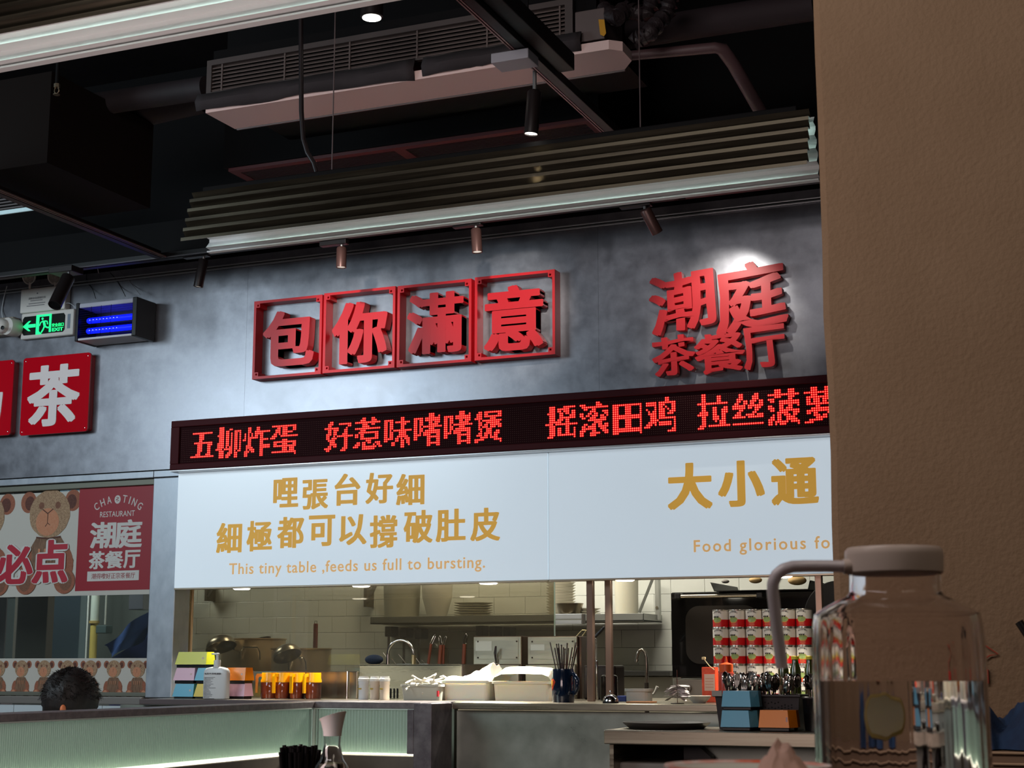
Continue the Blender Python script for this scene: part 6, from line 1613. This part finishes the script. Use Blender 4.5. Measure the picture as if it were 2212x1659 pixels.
fl = lambda a, z: .018*abs(math.sin(a*14)) if (.01 < z < zp(1345)) else 0
Rb = 181*k_
prof_o = [(.0001, 0), (Rb*.97, 0), (Rb, .008), (Rb, .10), (Rb*.99, zp(1400)), (Rb*.985, zp(1345)), (Rb*.97, zp(1328)), (Rb*.90, zp(1318)), (Rb*.72, zp(1300)), (Rb*.57, zp(1288)), (Rb*.535, zp(1278)), (Rb*.53, zp(1238))]
th = .0022
prof_i = [(r_-th if r_ > .01 else .0001, z+(th if i < 3 else 0)) for i, (r_, z) in enumerate(prof_o)][::-1]
MB().lathe(prof_o+[(Rb*.53, zp(1236))]+prof_i, J, 112, 0, None, fl).build('jug_body', JG, jg)
zw = zp(1467)
Rw = Rb*1.0-.0024
MB().lathe([(.0001, .0026), (Rw*.97, .0026), (Rw, .01), (Rw, .10), (Rw*.99, zw-.001), (.0001, zw)], J, 112, 0, None, lambda a, z: .018*abs(math.sin(a*14)) if (.01 < z) else 0).build('water', MATS['water'], jg)
LIDM = mat('lid_frosted', (226, 206, 194), .32, tr=.2, ior=1.3)
MB().lathe([(99*k_, zp(1240)), (103*k_, zp(1236)), (105*k_, zp(1200)), (104*k_, zp(1188)), (99*k_, zp(1182)), (.0001, zp(1180)), (.0001, zp(1186)), (96*k_, zp(1190)), (99*k_, zp(1236))], J, 48).build('lid', LIDM, jg)
# spout tube to the left, in the plane facing the camera
def pj(px, py): return pt(px, py, 1.15)
pts_ = [pj(1828, 1224), pj(1790, 1223), pj(1740, 1223), pj(1712, 1224), pj(1692, 1230), pj(1678, 1242), pj(1670, 1258), pj(1669, 1275), pj(1676, 1340), pj(1684, 1400), pj(1689, 1442)]
P = []
for i in range(len(pts_)-1):
    for j in range(4): P.append(pts_[i].lerp(pts_[i+1], j/4))
P.append(pts_[-1])
TB = mat('clear_tube', (246, 236, 240), .12, tr=.4, ior=1.3, coat=.6)
o = MB(); o.tube(P, 13*k_, 20, caps=False).tube(P[::-1], 8*k_, 20, caps=False)
o.build('spout_tube', TB, jg)
MB().cyl(pj(1822, 1224), pj(1842, 1224), .0055, n=16).build('spout_socket', LIDM, jg)
# lemon slice in the water (its own thing)
lc = J+Vector((-.008, -.01, zp(1545)))
M_ = Matrix.Translation(lc) @ Matrix.Rotation(math.radians(82), 4, 'X') @ Matrix.Rotation(.3, 4, 'Y')
ls = thing('lemon_slice', 'lemon slice floating in the jug water', 'lemon slice', tuple(lc))
MB().lathe([(.0001, -.0025), (.0125, -.0025), (.0125, .0025), (.0001, .0025)], (0, 0, 0), 32, 0, Matrix.Diagonal((.8, 1.15, 1)).to_4x4()).xform(M_).build('flesh', mat('lemon_flesh', (246, 232, 190), .4, sub=.3), ls)
MB().lathe([(.0126, -.0028), (.0146, -.002), (.0146, .002), (.0126, .0028)], (0, 0, 0), 32, 0, Matrix.Diagonal((.8, 1.15, 1)).to_4x4()).xform(M_).build('rind', mat('lemon_rind', (232, 204, 120), .45), ls)
# bench ledge with blue cloth
lz = at(2170, 1622, Y=2.35).z
bn = thing('bench_back', 'brown upholstered bench back along the plaster pier', 'bench', (.6, 2.45, 0))
MB().box(-.5, 3.8, 2.33, 2.589, .3, lz, b=.006).build('back', mat('bench_brown', (120, 94, 74), .6), bn)
for dz in (.004, -.011): MB().cyl((-.5, 2.328, lz-.006+dz), (3.8, 2.328, lz-.006+dz), .0017, n=6).build('piping', mat('bench_piping', (170, 140, 112), .6), bn)
mb = MB(); N = 46; M2 = 14; vs = []; fs = []
xa_, xb_ = at(2085, 1600, Y=2.45).x, at(2320, 1600, Y=2.45).x
for i in range(N+1):
    for j in range(M2+1):
        u, v = i/N, j/M2; x = xa_+(xb_-xa_)*u
        env = math.sin(PI*min(1, v*1.0))**.6 if 0 < v < 1 else 0
        top = .05+.012*math.sin(u*9+.6)+.022*max(0, math.sin(u*6.2-2.4))+.010*mnoise.noise(Vector((u*6, v*4, 1)))
        fold = .012*math.sin(u*20+v*9)+.006*math.sin(u*41+v*5)
        vs.append((x+.008*math.sin(v*8+u*9), 2.345+.2*v+.01*math.sin(u*17), lz+.002+max(0, env*(top+fold)) if 0 < u < 1 else lz+.002))
for i in range(N):
    for j in range(M2): fs.append((i*(M2+1)+j, i*(M2+1)+j+1, (i+1)*(M2+1)+j+1, (i+1)*(M2+1)+j))
mb.add(vs, fs, 0, True)
tag(mb.build('blue_cloth', mat('blue_fleece', (30, 58, 92), .85, nz=9, rgb2=(20, 36, 64), bump=(120, .4))), 'crumpled blue cloth lying on the bench back right of the jug', 'cloth')
# marks on the pier
x0, x1, z0, z1 = R(2119, 1446, 2136, 1477, 2.588)
st = thing('red_wall_sticker', 'red line drawing sticker on the plaster pier right of the jug', 'sticker', ((x0+x1)/2, 2.59, z0))
MB().box(x0, x1, 2.586, 2.5915, z0, z1, b=.001).build('red_block', mat('sticker_red', (166, 40, 32), .5), st)
MB().tube([at(2118, 1388, Y=2.588), at(2134, 1398, Y=2.588), at(2156, 1413, Y=2.588), at(2138, 1416, Y=2.588), at(2123, 1426, Y=2.588), at(2123, 1448, Y=2.588)], .0011, 6).build('line', mat('sticker_line', (150, 60, 44), .5), st)
q0, q1 = at(2201, 1343, Y=2.56), at(2222, 1375, Y=2.56)
tag(MB().tube([q0, q1], .0065, 10).build('black_wall_hook', BLACKP), 'black hook end on the pier at the right photo edge', 'hook')
# plate and tissue at the bottom edge, on the own table, near
pz = TZ+.0005
Dp = 1.0
q = pt(1615, 1673, 1.0)
pl = thing('raised_plate', 'white plate with orange red rim at the bottom edge, out of focus', 'plate', (q.x, q.y, q.z-.02))
MB().lathe([(.0001, -.010), (.03, -.010), (.046, .001), (.052, .004), (.0525, .0055), (.045, .003), (.03, -.007), (.0001, -.007)], (q.x, q.y, q.z), 44).build('dish', WHC, pl)
MB().lathe([(.049, .0045), (.0526, .0062), (.0530, .0045), (.052, .0035)], (q.x, q.y, q.z), 44).build('orange_rim', mat('rim_orange', (226, 214, 206), .35, nz=(26, 26, 26), rgb2=(226, 96, 50)), pl)
zf = q.z-.0105
tag(MB().lathe([(.0001, 0), (.03, 0), (.015, .02), (.015, zf-TZ-.02), (.028, zf-TZ-.0005), (.0001, zf-TZ-.0005)], (q.x, q.y, TZ), 24).build('plate_stand', mat('stand_steel', (140, 130, 120), .3, .8)), 'steel stand lifting the orange-rimmed plate above the own table', 'stand')
tc_ = pt(1688, 1648, 1.0)
vs = []; fs = []; N = 14
for i in range(N+1):
    for j in range(N+1):
        u, v = i/N-.5, j/N-.5; d_ = math.hypot(u, v)
        vs.append((tc_.x+u*.03+.003*mnoise.noise(Vector((u*8, v*8, 4))), tc_.y+v*.03, q.z+.002+.018*max(0, 1-(2*d_)**2)+.009*mnoise.noise(Vector((u*6, v*6, 8)))*(1-d_)))
for i in range(N):
    for j in range(N): fs.append((i*(N+1)+j, i*(N+1)+j+1, (i+1)*(N+1)+j+1, (i+1)*(N+1)+j))
tag(MB().add(vs, fs, 0, True).build('crumpled_tissue', mat('tissue_pink', (206, 166, 150), .8, sub=.2)), 'crumpled pinkish tissue on the orange-rimmed plate', 'tissue')
